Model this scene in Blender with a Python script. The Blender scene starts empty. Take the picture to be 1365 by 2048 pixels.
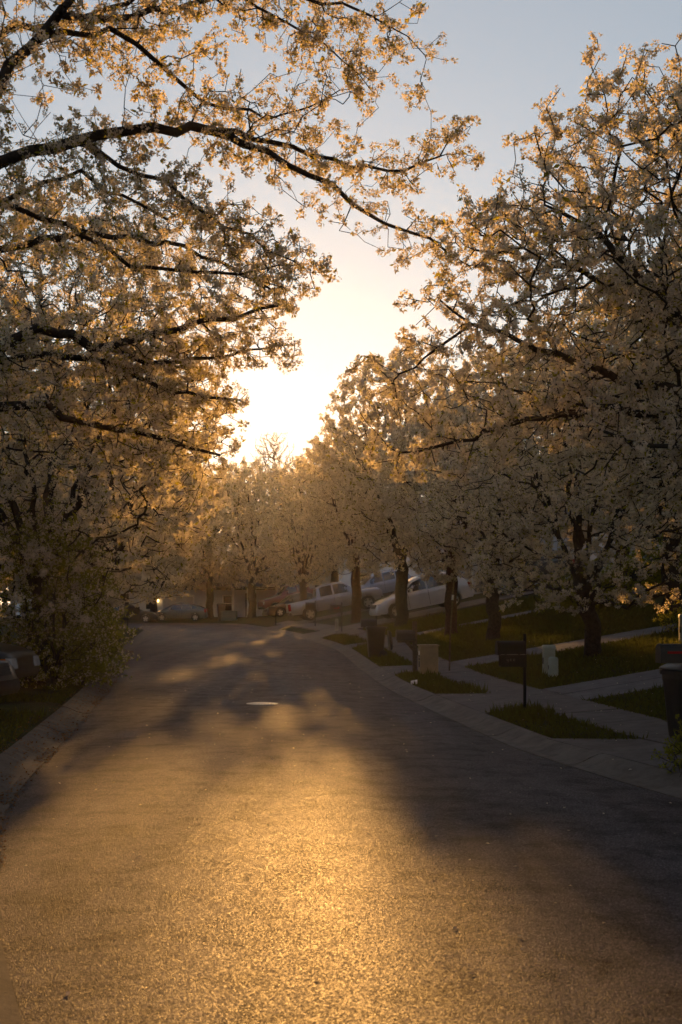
import bpy, math, random
import numpy as np
from mathutils import Vector, Matrix

rng = np.random.default_rng(11)
random.seed(11)
sc = bpy.context.scene
COL = sc.collection

# ------------------------------------------------------------------ camera
CAM_H, FPX, PX0, PY0 = 1.7, 2500.0, 682.5, 1212.0      # focal length and principal point in photograph pixels
cam_data = bpy.data.cameras.new('camera')
cam = bpy.data.objects.new('camera', cam_data)
COL.objects.link(cam)
cam.location = (0, 0, CAM_H)
cam.rotation_euler = (math.radians(90), 0, 0)
cam_data.sensor_fit = 'VERTICAL'
cam_data.sensor_height = 36.0
cam_data.lens = 36.0 * FPX / 2048.0
cam_data.shift_y = (PY0 - 1024.0) / 2048.0
cam_data.clip_start = 0.1
cam_data.clip_end = 3000
cam_data.dof.use_dof = True
cam_data.dof.focus_distance = 21.0
cam_data.dof.aperture_fstop = 4.0
sc.camera = cam

# ------------------------------------------------------------------ sky, sun, exposure
SUN_PX = (566.0, 835.0)
sun_vec = Vector(((SUN_PX[0] - PX0) / FPX, 1.0, (PY0 - SUN_PX[1]) / FPX)).normalized()
sun_el = math.asin(sun_vec.z)
sun_az = math.atan2(sun_vec.x, sun_vec.y)
world = bpy.data.worlds.new('World')
sc.world = world
world.use_nodes = True
wn = world.node_tree.nodes
wl = world.node_tree.links
wn.clear()
w_out = wn.new('ShaderNodeOutputWorld')
w_bg = wn.new('ShaderNodeBackground')
w_sky = wn.new('ShaderNodeTexSky')
w_sky.sky_type = 'NISHITA'
w_sky.sun_disc = False
w_sky.sun_elevation = sun_el
w_sky.sun_rotation = sun_az
w_sky.altitude = 100
w_sky.air_density = 1.2
w_sky.dust_density = 0.35
w_sky.ozone_density = 3.0
w_bg.inputs['Strength'].default_value = 0.15
w_sat = wn.new('ShaderNodeHueSaturation')          # thin high haze: paler, more even sky
w_sat.inputs['Saturation'].default_value = 0.62
w_gam = wn.new('ShaderNodeGamma')
w_gam.inputs['Gamma'].default_value = 0.68
wl.new(w_sky.outputs[0], w_sat.inputs['Color'])
wl.new(w_sat.outputs[0], w_gam.inputs['Color'])
wl.new(w_gam.outputs[0], w_bg.inputs['Color'])
wl.new(w_bg.outputs[0], w_out.inputs['Surface'])

sun_data = bpy.data.lights.new('sun', 'SUN')
sun_data.energy = 5.0
sun_data.angle = math.radians(0.6)
sun_data.color = (1.0, 0.48, 0.12)
sun = bpy.data.objects.new('sun', sun_data)
COL.objects.link(sun)
sun.location = (-20, 100, 60)
sun.rotation_euler = sun_vec.to_track_quat('Z', 'Y').to_euler()

vs = sc.view_settings
vs.view_transform = 'Standard'
vs.look = 'None'
vs.exposure = 0.54
vs.gamma = 1.0
vs.use_curve_mapping = False
sc.render.engine = 'CYCLES'
cy = sc.cycles
cy.max_bounces = 7
cy.diffuse_bounces = 2
cy.glossy_bounces = 3
cy.transmission_bounces = 5
cy.transparent_max_bounces = 8
cy.volume_bounces = 0
cy.caustics_reflective = False
cy.caustics_refractive = False
cy.sample_clamp_indirect = 6.0
cy.use_denoising = True
try:
    cy.denoiser = 'OPENIMAGEDENOISE'
except Exception:
    pass

# ------------------------------------------------------------------ materials
def new_mat(name):
    m = bpy.data.materials.new(name)
    m.use_nodes = True
    return m, m.node_tree.nodes, m.node_tree.links, m.node_tree.nodes['Principled BSDF']

def ramp(nodes, stops):
    r = nodes.new('ShaderNodeValToRGB')
    el = r.color_ramp.elements
    while len(el) < len(stops):
        el.new(0.5)
    for e, (p, c) in zip(el, stops):
        e.position = p
        e.color = (c[0], c[1], c[2], 1)
    return r

def tex(nodes, links, kind, scale, detail=3, rough=0.55, vec=None, **kw):
    t = nodes.new(kind)
    t.inputs['Scale'].default_value = scale
    if 'Detail' in t.inputs:
        t.inputs['Detail'].default_value = detail
    if 'Roughness' in t.inputs and kind == 'ShaderNodeTexNoise':
        t.inputs['Roughness'].default_value = rough
    if vec is not None:
        links.new(vec, t.inputs['Vector'])
    return t

def coords(nodes, world_space=False):
    if world_space:
        return nodes.new('ShaderNodeNewGeometry').outputs['Position']
    return nodes.new('ShaderNodeTexCoord').outputs['Object']

def mixc(nodes, links, fac, a, b, blend='MIX'):
    n = nodes.new('ShaderNodeMix')
    n.data_type = 'RGBA'
    n.blend_type = blend
    for s, v in (('Factor', fac), ('A', a), ('B', b)):
        sock = [i for i in n.inputs if i.name == s and (i.type == 'RGBA' if s != 'Factor' else i.type == 'VALUE')][0]
        if hasattr(v, 'is_linked') or hasattr(v, 'links'):
            links.new(v, sock)
        elif isinstance(v, (int, float)):
            sock.default_value = v
        else:
            sock.default_value = (v[0], v[1], v[2], 1)
    return [o for o in n.outputs if o.type == 'RGBA'][0]

def noisy(name, ca, cb, scale=6.0, rough=0.7, metal=0.0, bump=0.0, bump_scale=None, spec=0.4, detail=4, world_space=False, coat=0.0, stops=(0.35, 0.68)):
    m, n, l, p = new_mat(name)
    co = coords(n, world_space)
    t = tex(n, l, 'ShaderNodeTexNoise', scale, detail, vec=co)
    r = ramp(n, [(stops[0], ca), (stops[1], cb)])
    l.new(t.outputs['Fac'], r.inputs['Fac'])
    l.new(r.outputs['Color'], p.inputs['Base Color'])
    p.inputs['Roughness'].default_value = rough
    p.inputs['Metallic'].default_value = metal
    p.inputs['Specular IOR Level'].default_value = spec
    p.inputs['Coat Weight'].default_value = coat
    if bump:
        t2 = tex(n, l, 'ShaderNodeTexNoise', bump_scale or scale * 4, 4, vec=co)
        b = n.new('ShaderNodeBump')
        b.inputs['Strength'].default_value = bump
        b.inputs['Distance'].default_value = 0.02
        l.new(t2.outputs['Fac'], b.inputs['Height'])
        l.new(b.outputs['Normal'], p.inputs['Normal'])
    return m

def petal_mat(name, c_refl, c_trans, trans=0.5, low=None):
    m, n, l, p = new_mat(name)
    n.remove(p)
    out = n['Material Output']
    at = n.new('ShaderNodeAttribute')
    at.attribute_name = 'tone'
    d = n.new('ShaderNodeBsdfDiffuse')
    t = n.new('ShaderNodeBsdfTranslucent')
    lo = low or [c * 0.5 for c in c_refl]
    lt = [c * 0.68 for c in c_trans]
    a = mixc(n, l, at.outputs['Fac'], lo, c_refl)
    b = mixc(n, l, at.outputs['Fac'], lt, c_trans)
    l.new(a, d.inputs['Color'])
    l.new(b, t.inputs['Color'])
    mx = n.new('ShaderNodeMixShader')
    mx.inputs['Fac'].default_value = trans
    l.new(d.outputs[0], mx.inputs[1])
    l.new(t.outputs[0], mx.inputs[2])
    l.new(mx.outputs[0], out.inputs['Surface'])
    return m

def asphalt_mat():
    m, n, l, p = new_mat('asphalt')
    co = coords(n, True)
    big = tex(n, l, 'ShaderNodeTexNoise', 0.5, 6, 0.65, co)
    mp = n.new('ShaderNodeMapping')                       # paver passes: streaks along the road
    mp.inputs['Rotation'].default_value = (0, 0, math.radians(-8))
    mp.inputs['Scale'].default_value = (1.6, 0.10, 1)
    l.new(co, mp.inputs['Vector'])
    lane = tex(n, l, 'ShaderNodeTexNoise', 1.0, 4, 0.6, mp.outputs['Vector'])
    stain = tex(n, l, 'ShaderNodeTexNoise', 2.3, 7, 0.75, co)
    stone = n.new('ShaderNodeTexVoronoi')
    stone.inputs['Scale'].default_value = 135
    l.new(co, stone.inputs['Vector'])
    r1 = ramp(n, [(0.3, (0.028, 0.025, 0.033)), (0.7, (0.056, 0.049, 0.058))])
    l.new(big.outputs['Fac'], r1.inputs['Fac'])
    rl = ramp(n, [(0.35, (0.72,) * 3), (0.65, (1.25,) * 3)])
    l.new(lane.outputs['Fac'], rl.inputs['Fac'])
    rs = ramp(n, [(0.40, (0.55,) * 3), (0.52, (1.0,) * 3), (0.75, (1.2,) * 3)])
    l.new(stain.outputs['Fac'], rs.inputs['Fac'])
    sep = n.new('ShaderNodeSeparateColor')
    l.new(stone.outputs['Color'], sep.inputs['Color'])
    r2 = ramp(n, [(0.0, (0.25,) * 3), (0.55, (0.8,) * 3), (0.85, (1.5,) * 3), (0.96, (4.0, 3.8, 3.6))])
    l.new(sep.outputs[0], r2.inputs['Fac'])
    c = mixc(n, l, 1.0, r1.outputs['Color'], r2.outputs['Color'], 'MULTIPLY')
    c = mixc(n, l, 1.0, c, rl.outputs['Color'], 'MULTIPLY')
    c = mixc(n, l, 1.0, c, rs.outputs['Color'], 'MULTIPLY')
    l.new(c, p.inputs['Base Color'])
    ad = n.new('ShaderNodeMath')
    ad.operation = 'MULTIPLY_ADD'
    l.new(sep.outputs[1], ad.inputs[0])
    ad.inputs[1].default_value = 0.44
    ad.inputs[2].default_value = 0.50
    l.new(ad.outputs[0], p.inputs['Roughness'])
    sp = ramp(n, [(0.30, (0.30,) * 3), (0.70, (0.45,) * 3)])
    l.new(lane.outputs['Fac'], sp.inputs['Fac'])
    sm = mixc(n, l, 1.0, sp.outputs['Color'], rs.outputs['Color'], 'MULTIPLY')
    l.new(sm, p.inputs['Specular IOR Level'])
    b1 = n.new('ShaderNodeBump')
    b1.inputs['Strength'].default_value = 1.0
    b1.inputs['Distance'].default_value = 0.009
    b1.invert = True
    l.new(stone.outputs['Distance'], b1.inputs['Height'])
    mid = tex(n, l, 'ShaderNodeTexNoise', 30, 6, 0.85, co)
    b2 = n.new('ShaderNodeBump')
    b2.inputs['Strength'].default_value = 0.35
    b2.inputs['Distance'].default_value = 0.010
    l.new(mid.outputs['Fac'], b2.inputs['Height'])
    l.new(b1.outputs['Normal'], b2.inputs['Normal'])
    l.new(b2.outputs['Normal'], p.inputs['Normal'])
    return m

def concrete_mat(name, a, b, dirt):
    m, n, l, p = new_mat(name)
    co = coords(n, True)
    t1 = tex(n, l, 'ShaderNodeTexNoise', 1.3, 6, 0.65, co)
    r1 = ramp(n, [(0.35, a), (0.65, b)])
    l.new(t1.outputs['Fac'], r1.inputs['Fac'])
    t2 = tex(n, l, 'ShaderNodeTexNoise', 4.5, 6, 0.7, co)
    r2 = ramp(n, [(0.46, (0, 0, 0)), (0.7, (1, 1, 1))])
    l.new(t2.outputs['Fac'], r2.inputs['Fac'])
    c = mixc(n, l, r2.outputs['Color'], r1.outputs['Color'], dirt)
    l.new(c, p.inputs['Base Color'])
    p.inputs['Roughness'].default_value = 0.82
    t3 = tex(n, l, 'ShaderNodeTexNoise', 60, 3, 0.6, co)
    bp = n.new('ShaderNodeBump')
    bp.inputs['Strength'].default_value = 0.35
    bp.inputs['Distance'].default_value = 0.01
    l.new(t3.outputs['Fac'], bp.inputs['Height'])
    l.new(bp.outputs['Normal'], p.inputs['Normal'])
    return m

def ground_mat():
    m, n, l, p = new_mat('lawn_soil')
    co = coords(n, True)
    t1 = tex(n, l, 'ShaderNodeTexNoise', 0.7, 6, 0.65, co)
    r1 = ramp(n, [(0.33, (0.040, 0.028, 0.014)), (0.48, (0.034, 0.034, 0.012)), (0.66, (0.040, 0.052, 0.014))])
    l.new(t1.outputs['Fac'], r1.inputs['Fac'])
    t2 = tex(n, l, 'ShaderNodeTexNoise', 22, 4, 0.75, co)
    r2 = ramp(n, [(0.3, (0.5, 0.5, 0.5)), (0.7, (1.4, 1.4, 1.3))])
    l.new(t2.outputs['Fac'], r2.inputs['Fac'])
    c = mixc(n, l, 1.0, r1.outputs['Color'], r2.outputs['Color'], 'MULTIPLY')
    l.new(c, p.inputs['Base Color'])
    p.inputs['Roughness'].default_value = 0.95
    p.inputs['Specular IOR Level'].default_value = 0.1
    bp = n.new('ShaderNodeBump')
    bp.inputs['Strength'].default_value = 0.9
    bp.inputs['Distance'].default_value = 0.04
    l.new(t2.outputs['Fac'], bp.inputs['Height'])
    l.new(bp.outputs['Normal'], p.inputs['Normal'])
    return m

def flat(name, c, rough=0.5, metal=0.0, spec=0.5, coat=0.0):
    c2 = tuple(min(1, v * 1.18) for v in c)
    c1 = tuple(v * 0.82 for v in c)
    return noisy(name, c1, c2, 9.0, rough, metal, 0, None, spec, 4, False, coat)

def paint(name, c, flake=0.0):
    m = noisy(name, tuple(v * 0.93 for v in c), tuple(v * 1.05 for v in c), 3.0, 0.32, flake, 0, None, 0.5, 2, False, 0.8)
    m.node_tree.nodes['Principled BSDF'].inputs['Coat Roughness'].default_value = 0.06
    return m

def glow(name, c, e):
    m, n, l, p = new_mat(name)
    p.inputs['Base Color'].default_value = (*c, 1)
    p.inputs['Emission Color'].default_value = (*c, 1)
    p.inputs['Emission Strength'].default_value = e
    return m

M = {}
M['asphalt'] = asphalt_mat()
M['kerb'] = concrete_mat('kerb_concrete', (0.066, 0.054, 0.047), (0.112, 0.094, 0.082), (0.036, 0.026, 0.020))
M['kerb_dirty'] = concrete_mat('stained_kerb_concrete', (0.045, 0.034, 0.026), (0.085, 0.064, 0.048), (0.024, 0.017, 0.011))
M['walk'] = concrete_mat('sidewalk_concrete', (0.062, 0.052, 0.050), (0.102, 0.086, 0.083), (0.038, 0.028, 0.024))
M['drive'] = concrete_mat('driveway_concrete', (0.083, 0.076, 0.083), (0.125, 0.114, 0.122), (0.052, 0.042, 0.040))
M['ground'] = ground_mat()
M['bark'] = noisy('bark', (0.020, 0.015, 0.012), (0.058, 0.045, 0.036), 14, 0.9, bump=0.8, bump_scale=38, spec=0.15)
M['bark_red'] = noisy('reddish_bark', (0.034, 0.017, 0.013), (0.085, 0.043, 0.032), 14, 0.9, bump=0.8, bump_scale=38, spec=0.15)
M['petal'] = petal_mat('petals', (0.62, 0.60, 0.63), (0.97, 0.83, 0.52), 0.57)
M['leaf'] = petal_mat('young_leaves', (0.095, 0.115, 0.022), (0.52, 0.46, 0.05), 0.6)
M['green'] = petal_mat('shrub_leaves', (0.070, 0.092, 0.018), (0.46, 0.45, 0.045), 0.55)
M['bud'] = petal_mat('tree_buds', (0.30, 0.22, 0.20), (0.34, 0.22, 0.16), 0.35)
M['blade'] = petal_mat('grass_blades', (0.058, 0.066, 0.017), (0.17, 0.18, 0.028), 0.4, [0.055, 0.037, 0.018])
M['dry'] = petal_mat('dry_leaves', (0.22, 0.125, 0.06), (0.25, 0.12, 0.04), 0.3)
M['iron'] = noisy('manhole_iron', (0.26, 0.25, 0.24), (0.45, 0.43, 0.41), 30, 0.36, 0.8, bump=0.35, bump_scale=90)
M['black_plastic'] = flat('black_plastic', (0.014, 0.014, 0.015), 0.5)
M['brown_plastic'] = flat('dark_brown_plastic', (0.030, 0.022, 0.020), 0.55)
M['black_metal'] = flat('black_enamel', (0.006, 0.006, 0.0065), 0.65, 0.0, 0.2)
M['rubber'] = flat('tyre_rubber', (0.018, 0.018, 0.019), 0.8)
M['rim'] = flat('alloy', (0.45, 0.45, 0.46), 0.3, 0.85)
M['chrome'] = flat('chrome', (0.6, 0.6, 0.6), 0.12, 1.0)
M['glass'] = flat('dark_glass', (0.012, 0.014, 0.018), 0.05, 0.0, 0.9)
M['dark_trim'] = flat('dark_trim', (0.02, 0.02, 0.022), 0.6)
M['lamp_glass'] = flat('headlight_glass', (0.42, 0.44, 0.48), 0.1, 0.3)
M['amber'] = flat('amber_lens', (0.5, 0.13, 0.01), 0.2)
M['red_lens'] = flat('red_lens', (0.28, 0.012, 0.012), 0.15)
M['tan'] = noisy('tan_enamel', (0.21, 0.155, 0.085), (0.29, 0.215, 0.12), 4, 0.55)
M['sage'] = noisy('sage_plastic', (0.24, 0.25, 0.205), (0.33, 0.335, 0.28), 4, 0.6)
M['wood'] = noisy('weathered_wood', (0.055, 0.040, 0.026), (0.115, 0.085, 0.055), 18, 0.85, bump=0.4)
M['white_plastic'] = flat('white_paper', (0.75, 0.74, 0.72), 0.6)
M['ink'] = flat('dark_ink', (0.02, 0.018, 0.016), 0.7)
M['crack'] = flat('crack_dirt', (0.012, 0.011, 0.011), 1.0, 0.0, 0.0)
M['grey_ink'] = flat('worn_white_decal', (0.15, 0.145, 0.14), 0.6)
M['siding_white'] = noisy('white_siding', (0.62, 0.62, 0.63), (0.72, 0.72, 0.73), 2.2, 0.6, world_space=True)
M['siding_blue'] = noisy('pale_blue_siding', (0.44, 0.48, 0.55), (0.52, 0.56, 0.63), 2.2, 0.6, world_space=True)
M['siding_tan'] = noisy('beige_siding', (0.42, 0.37, 0.31), (0.50, 0.45, 0.38), 2.2, 0.6, world_space=True)
M['trim'] = noisy('white_trim', (0.66, 0.66, 0.66), (0.76, 0.76, 0.75), 3, 0.5)
M['shingle'] = noisy('roof_shingles', (0.05, 0.045, 0.043), (0.10, 0.092, 0.088), 7, 0.9, bump=0.5)
M['door_dark'] = flat('dark_door_paint', (0.055, 0.028, 0.022), 0.45)
M['garage'] = noisy('garage_door_paint', (0.48, 0.47, 0.46), (0.56, 0.55, 0.54), 4, 0.5)
M['green_box'] = flat('dull_green_enamel', (0.055, 0.085, 0.07), 0.5)
M['porch_lamp'] = glow('porch_lamp_glow', (1.0, 0.55, 0.18), 9.0)
M['blue_tarp'] = flat('blue_tarp', (0.03, 0.10, 0.42), 0.45)

# ------------------------------------------------------------------ mesh helpers
class MB:
    def __init__(self):
        self.v, self.f, self.mi, self.sm = [], [], [], []
        self.mats = []
    def add(self, verts, faces, mat=0, smooth=False):
        o = len(self.v)
        self.v.extend([tuple(p) for p in verts])
        for f in faces:
            self.f.append(tuple(i + o for i in f))
            self.mi.append(mat)
            self.sm.append(smooth)
    def box(self, c, s, rz=0.0, mat=0, taper=1.0, rx=0.0):
        x, y, z = [k * 0.5 for k in s]
        pts = []
        for dz in (-1, 1):
            t = taper if dz > 0 else 1.0
            for dx, dy in ((-1, -1), (1, -1), (1, 1), (-1, 1)):
                pts.append(Vector((dx * x * t, dy * y * t, dz * z)))
        R = Matrix.Rotation(rz, 3, 'Z') @ Matrix.Rotation(rx, 3, 'X')
        pts = [R @ p + Vector(c) for p in pts]
        self.add(pts, [(3, 2, 1, 0), (4, 5, 6, 7), (0, 1, 5, 4), (1, 2, 6, 5), (2, 3, 7, 6), (3, 0, 4, 7)], mat)
    def loft(self, rings, cap=True, mat=0, smooth=True, closed=True):
        n = len(rings[0])
        vs, fs = [], []
        for r in rings:
            vs.extend(r)
        m = n if closed else n - 1
        for i in range(len(rings) - 1):
            for j in range(m):
                a, b = i * n + j, i * n + (j + 1) % n
                fs.append((a, b, b + n, a + n))
        self.add(vs, fs, mat, smooth)
        if cap:
            self.add(rings[0], [tuple(reversed(range(n)))], mat, False)
            self.add(rings[-1], [tuple(range(n))], mat, False)
    def tube(self, pts, radii, n=8, mat=0, cap=True, smooth=True):
        pts = [Vector(p) for p in pts]
        if not hasattr(radii, '__len__'):
            radii = [radii] * len(pts)
        rings, up = [], None
        for i, p in enumerate(pts):
            d = (pts[min(i + 1, len(pts) - 1)] - pts[max(i - 1, 0)]).normalized()
            if up is None:
                up = Vector((0, 0, 1)) if abs(d.z) < 0.9 else Vector((1, 0, 0))
            a = d.cross(up).normalized()
            up = a.cross(d).normalized()
            rings.append([p + (a * math.cos(t) + up * math.sin(t)) * radii[i] for t in [2 * math.pi * k / n for k in range(n)]])
        self.loft(rings, cap, mat, smooth)
    def rrect(self, sections, r=0.04, seg=3, mat=0, smooth=True):
        """sections: (cx, cy, z, width, depth), lofted rounded rectangles."""
        rings = []
        for cx, cy_, z, w, d in sections:
            ring = []
            rr = min(r, w * 0.49, d * 0.49)
            for k, (sx, sy) in enumerate(((1, 1), (-1, 1), (-1, -1), (1, -1))):
                for q in range(seg + 1):
                    a = math.radians(90 * k + 90 * q / seg)
                    ring.append(Vector((cx + sx * (w / 2 - rr) + rr * math.cos(a), cy_ + sy * (d / 2 - rr) + rr * math.sin(a), z)))
            rings.append(ring)
        self.loft(rings, True, mat, smooth)
    def build(self, name, mat=None, parent=None, loc=None, rz=0.0, bevel=0.0):
        me = bpy.data.meshes.new(name)
        me.from_pydata(self.v, [], self.f)
        mats = mat if isinstance(mat, (list, tuple)) else [mat]
        for m in mats:
            if m is not None:
                me.materials.append(m)
        me.polygons.foreach_set('material_index', self.mi)
        me.polygons.foreach_set('use_smooth', self.sm)
        me.update()
        o = bpy.data.objects.new(name, me)
        COL.objects.link(o)
        if parent is not None:
            o.parent = parent
        if loc is not None:
            o.location = loc
        if rz:
            o.rotation_euler.z = rz
        if bevel:
            b = o.modifiers.new('edge', 'BEVEL')
            b.width = bevel
            b.segments = 2
            b.limit_method = 'ANGLE'
            b.angle_limit = math.radians(40)
        return o

def tag(o, label=None, cat=None, group=None, kind=None):
    if label: o['label'] = label
    if cat: o['category'] = cat
    if group: o['group'] = group
    if kind: o['kind'] = kind
    return o

def empty(name, loc=(0, 0, 0), rz=0.0, parent=None):
    o = bpy.data.objects.new(name, None)
    o.empty_display_size = 0.2
    COL.objects.link(o)
    o.location = loc
    o.rotation_euler = (0, 0, rz)
    if parent: o.parent = parent
    return o

def numpy_mesh(name, verts, loops, starts, totals, mats, mat_idx=None, tone=None):
    me = bpy.data.meshes.new(name)
    me.vertices.add(len(verts))
    me.vertices.foreach_set('co', np.ascontiguousarray(verts, dtype=np.float32).ravel())
    me.loops.add(len(loops))
    me.loops.foreach_set('vertex_index', np.ascontiguousarray(loops, dtype=np.int32))
    me.polygons.add(len(starts))
    me.polygons.foreach_set('loop_start', np.ascontiguousarray(starts, dtype=np.int32))
    for m in mats:
        me.materials.append(m)
    if mat_idx is not None:
        me.polygons.foreach_set('material_index', np.ascontiguousarray(mat_idx, dtype=np.int32))
    if tone is not None:
        a = me.attributes.new('tone', 'FLOAT', 'FACE')
        a.data.foreach_set('value', np.ascontiguousarray(tone, dtype=np.float32))
    me.update(calc_edges=True)
    return me

def at(px, py, d):
    """photograph pixel at depth d (metres along the view) to a world point."""
    return np.array([(px - PX0) / FPX * d, d, CAM_H + (PY0 - py) / FPX * d])

def sstep(a, b, x):
    t = np.clip((np.asarray(x, float) - a) / (b - a), 0, 1)
    return t * t * (3 - 2 * t)

# ------------------------------------------------------------------ road plan
def smooth_poly(pts, n):
    """Catmull-Rom through pts, resampled."""
    p = np.array(pts, float)
    p = np.vstack([2 * p[0] - p[1], p, 2 * p[-1] - p[-2]])
    out = []
    for i in range(1, len(p) - 2):
        for t in np.linspace(0, 1, n, endpoint=False):
            out.append(0.5 * ((2 * p[i]) + (-p[i - 1] + p[i + 1]) * t + (2 * p[i - 1] - 5 * p[i] + 4 * p[i + 1] - p[i + 2]) * t * t + (-p[i - 1] + 3 * p[i] - 3 * p[i + 1] + p[i + 2]) * t ** 3))
    out.append(p[-2])
    return np.array(out)

LEFT = smooth_poly([(4.6, -12), (2.6, -6), (0.35, 0), (-1.30, 5.1), (-1.72, 6.3), (-2.45, 8.9), (-2.88, 11), (-3.28, 14), (-4.25, 21.9),
                    (-5.9, 34), (-7.6, 46), (-9.3, 60), (-10.6, 70), (-11.3, 73), (-12.6, 75.2), (-15, 76.8), (-19, 77.6), (-27, 78.1), (-60, 78.6)], 8)
RIGHT = smooth_poly([(11.6, -12), (8.9, -6), (6.5, 0), (4.75, 5.5), (3.05, 10.8), (2.2, 14.3), (1.88, 16.6), (1.22, 22.8), (0.9, 26.5),
                     (0.55, 33), (-0.3, 47), (-2.2, 60), (-4.5, 75), (-6.8, 88), (-7.8, 93), (-9.4, 96), (-12, 97.6), (-16, 98.1), (-30, 98.5), (-60, 98.8)], 8)
LOOP = np.vstack([LEFT, RIGHT[::-1]])

def road_z(Y):
    return 0.25 * sstep(30, 68, Y)

def xr_at(Y):
    k = np.argmax(RIGHT[:, 1] > 95)
    return np.interp(Y, np.append(RIGHT[:k, 1], 200), np.append(RIGHT[:k, 0], -26))

def xl_at(Y):
    k = np.argmax(LEFT[:, 1] > 70)
    return np.interp(Y, np.append(LEFT[:k, 1], 200), np.append(LEFT[:k, 0], -34))

def seg_dist(P, line):
    P = np.asarray(P, float).reshape(-1, 2)
    best = np.full(len(P), 1e9)
    for a, b in zip(line[:-1], line[1:]):
        ab = b - a
        t = np.clip(((P - a) @ ab) / (ab @ ab + 1e-12), 0, 1)
        d = np.hypot(*(P - a - t[:, None] * ab).T)
        best = np.minimum(best, d)
    return best

def inside(P):
    P = np.asarray(P, float).reshape(-1, 2)
    res = np.zeros(len(P), bool)
    L = LOOP
    for (x0, y0), (x1, y1) in zip(L, np.roll(L, -1, 0)):
        c = (y0 > P[:, 1]) != (y1 > P[:, 1])
        if c.any():
            xi = (x1 - x0) * (P[:, 1] - y0) / (y1 - y0 + 1e-12) + x0
            res ^= c & (P[:, 0] < xi)
    return res

def sdist(P):
    d = np.minimum(seg_dist(P, LEFT), seg_dist(P, RIGHT))
    return np.where(inside(P), -d, d)

# driveways on the sloping side: (distance along the kerb measured as Y, width, length)
DRIVES = [(20.4, 2.5, 15), (30.6, 2.3, 17), (45.5, 1.5, 15), (57.5, 4.2, 17), (75.0, 4.6, 13), (12.6, 3.0, 3.0)]
WALK0, WALK1 = 1.25, 2.2

def kerb_frame(Y, line=RIGHT):
    i = np.searchsorted(line[:, 1][:np.argmax(line[:, 1])], Y)
    a, b = line[i - 1], line[i]
    t = (Y - a[1]) / (b[1] - a[1] + 1e-9)
    p = a + (b - a) * t
    tg = (line[i + 1] - line[i - 2])
    tg = tg / np.hypot(*tg)
    return p, tg, np.array([tg[1], -tg[0]])

DFRAMES = [kerb_frame(d[0]) for d in DRIVES]

def base_z(P, sd=None):
    """Natural ground surface (also the top of walks and drives)."""
    P = np.asarray(P, float).reshape(-1, 2)
    X, Y = P.T
    if sd is None:
        sd = sdist(P)
    s = np.clip(sd - 0.42, 0, None)
    far = sstep(25, 55, Y)
    a = 0.07 + 0.14 * far
    b = 0.165 + 0.03 * far
    s1 = np.minimum(s, 1.88)
    s2 = np.clip(s - 1.88, 0, 11)
    s3 = np.clip(s - 12.88, 0, 60)
    zr = s1 * a + s2 * b + s3 * 0.04
    zl = np.minimum(s, 25) * 0.025
    mid = 0.5 * (xr_at(Y) + xl_at(Y))
    fy = np.clip(Y - 92, 0, 25)
    wd = 1.0 + fy * 0.5
    w = sstep(-wd, wd, X - mid - fy * 0.8)
    return road_z(Y) + 0.12 + zr * w + zl * (1 - w)

def drive_local(P, k):
    p, tg, nm = DFRAMES[k]
    q = np.asarray(P, float).reshape(-1, 2) - p
    return q @ tg, q @ nm

def paved(P, sd, grow=0.0):
    P = np.asarray(P, float).reshape(-1, 2)
    m = (sd > WALK0 - grow) & (sd < WALK1 + grow) & (P[:, 0] > xr_at(P[:, 1])) & (P[:, 1] < 82)
    for k, (y, w, ln) in enumerate(DRIVES):
        u, v = drive_local(P, k)
        fl = 0.9 * np.clip(1 - (v - 0.3) / 0.9, 0, 1)
        m |= (np.abs(u) < w / 2 + grow + fl) & (v > 0.2) & (v < ln + grow)
    return m

def top_z(x, y):
    return float(base_z([(x, y)])[0])

# ------------------------------------------------------------------ ground sheet
def axis(fine0, fine1, step, lo, hi, g=1.17):
    a = list(np.arange(fine0, fine1 + 1e-6, step))
    s, x = step, fine1
    while x < hi:
        s *= g
        x += s
        a.append(min(x, hi))
    s, x = step, fine0
    left = []
    while x > lo:
        s *= g
        x -= s
        left.append(max(x, lo))
    return np.array(left[::-1] + a)

def build_ground():
    xs = axis(-8, 11, 0.2, -500, 500)
    ya = np.arange(3, 40, 0.2)
    yb = np.arange(40, 105, 0.5)
    yc = axis(105, 106, 0.6, 105, 1500)
    yn = [-40, -25, -15, -10, -6, -3, 0, 1, 2]
    ys = np.concatenate([yn, ya, yb, yc])
    gx, gy = np.meshgrid(xs, ys)
    P = np.stack([gx.ravel(), gy.ravel()], 1)
    sd = np.full(len(P), 50.0)
    near = (np.abs(P[:, 0]) < 90) & (P[:, 1] < 150)
    sd[near] = sdist(P[near])
    z = np.empty(len(P))
    z[:] = base_z(P, sd)
    pv = np.zeros(len(P), bool)
    pv[near] = paved(P[near], sd[near], 0.05)
    lump = 0.02 * np.sin(P[:, 0] * 3.1 + 1.3 * np.sin(P[:, 1] * 1.7)) * np.cos(P[:, 1] * 2.3)
    z += np.where(sd > 0.6, lump, 0)
    z -= np.where(pv, 0.10, 0.0)
    z -= np.where(sd < 0.40, 0.30, 0.02)
    ny, nx = gx.shape
    idx = np.arange(ny * nx).reshape(ny, nx)
    q = np.stack([idx[:-1, :-1], idx[:-1, 1:], idx[1:, 1:], idx[1:, :-1]], -1).reshape(-1, 4)
    me = numpy_mesh('ground', np.column_stack([P, z]), q.ravel(), np.arange(len(q)) * 4, None, [M['ground']])
    me.polygons.foreach_set('use_smooth', np.ones(len(q), bool))
    o = bpy.data.objects.new('ground', me)
    COL.objects.link(o)
    tag(o, kind='structure')

build_ground()

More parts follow.
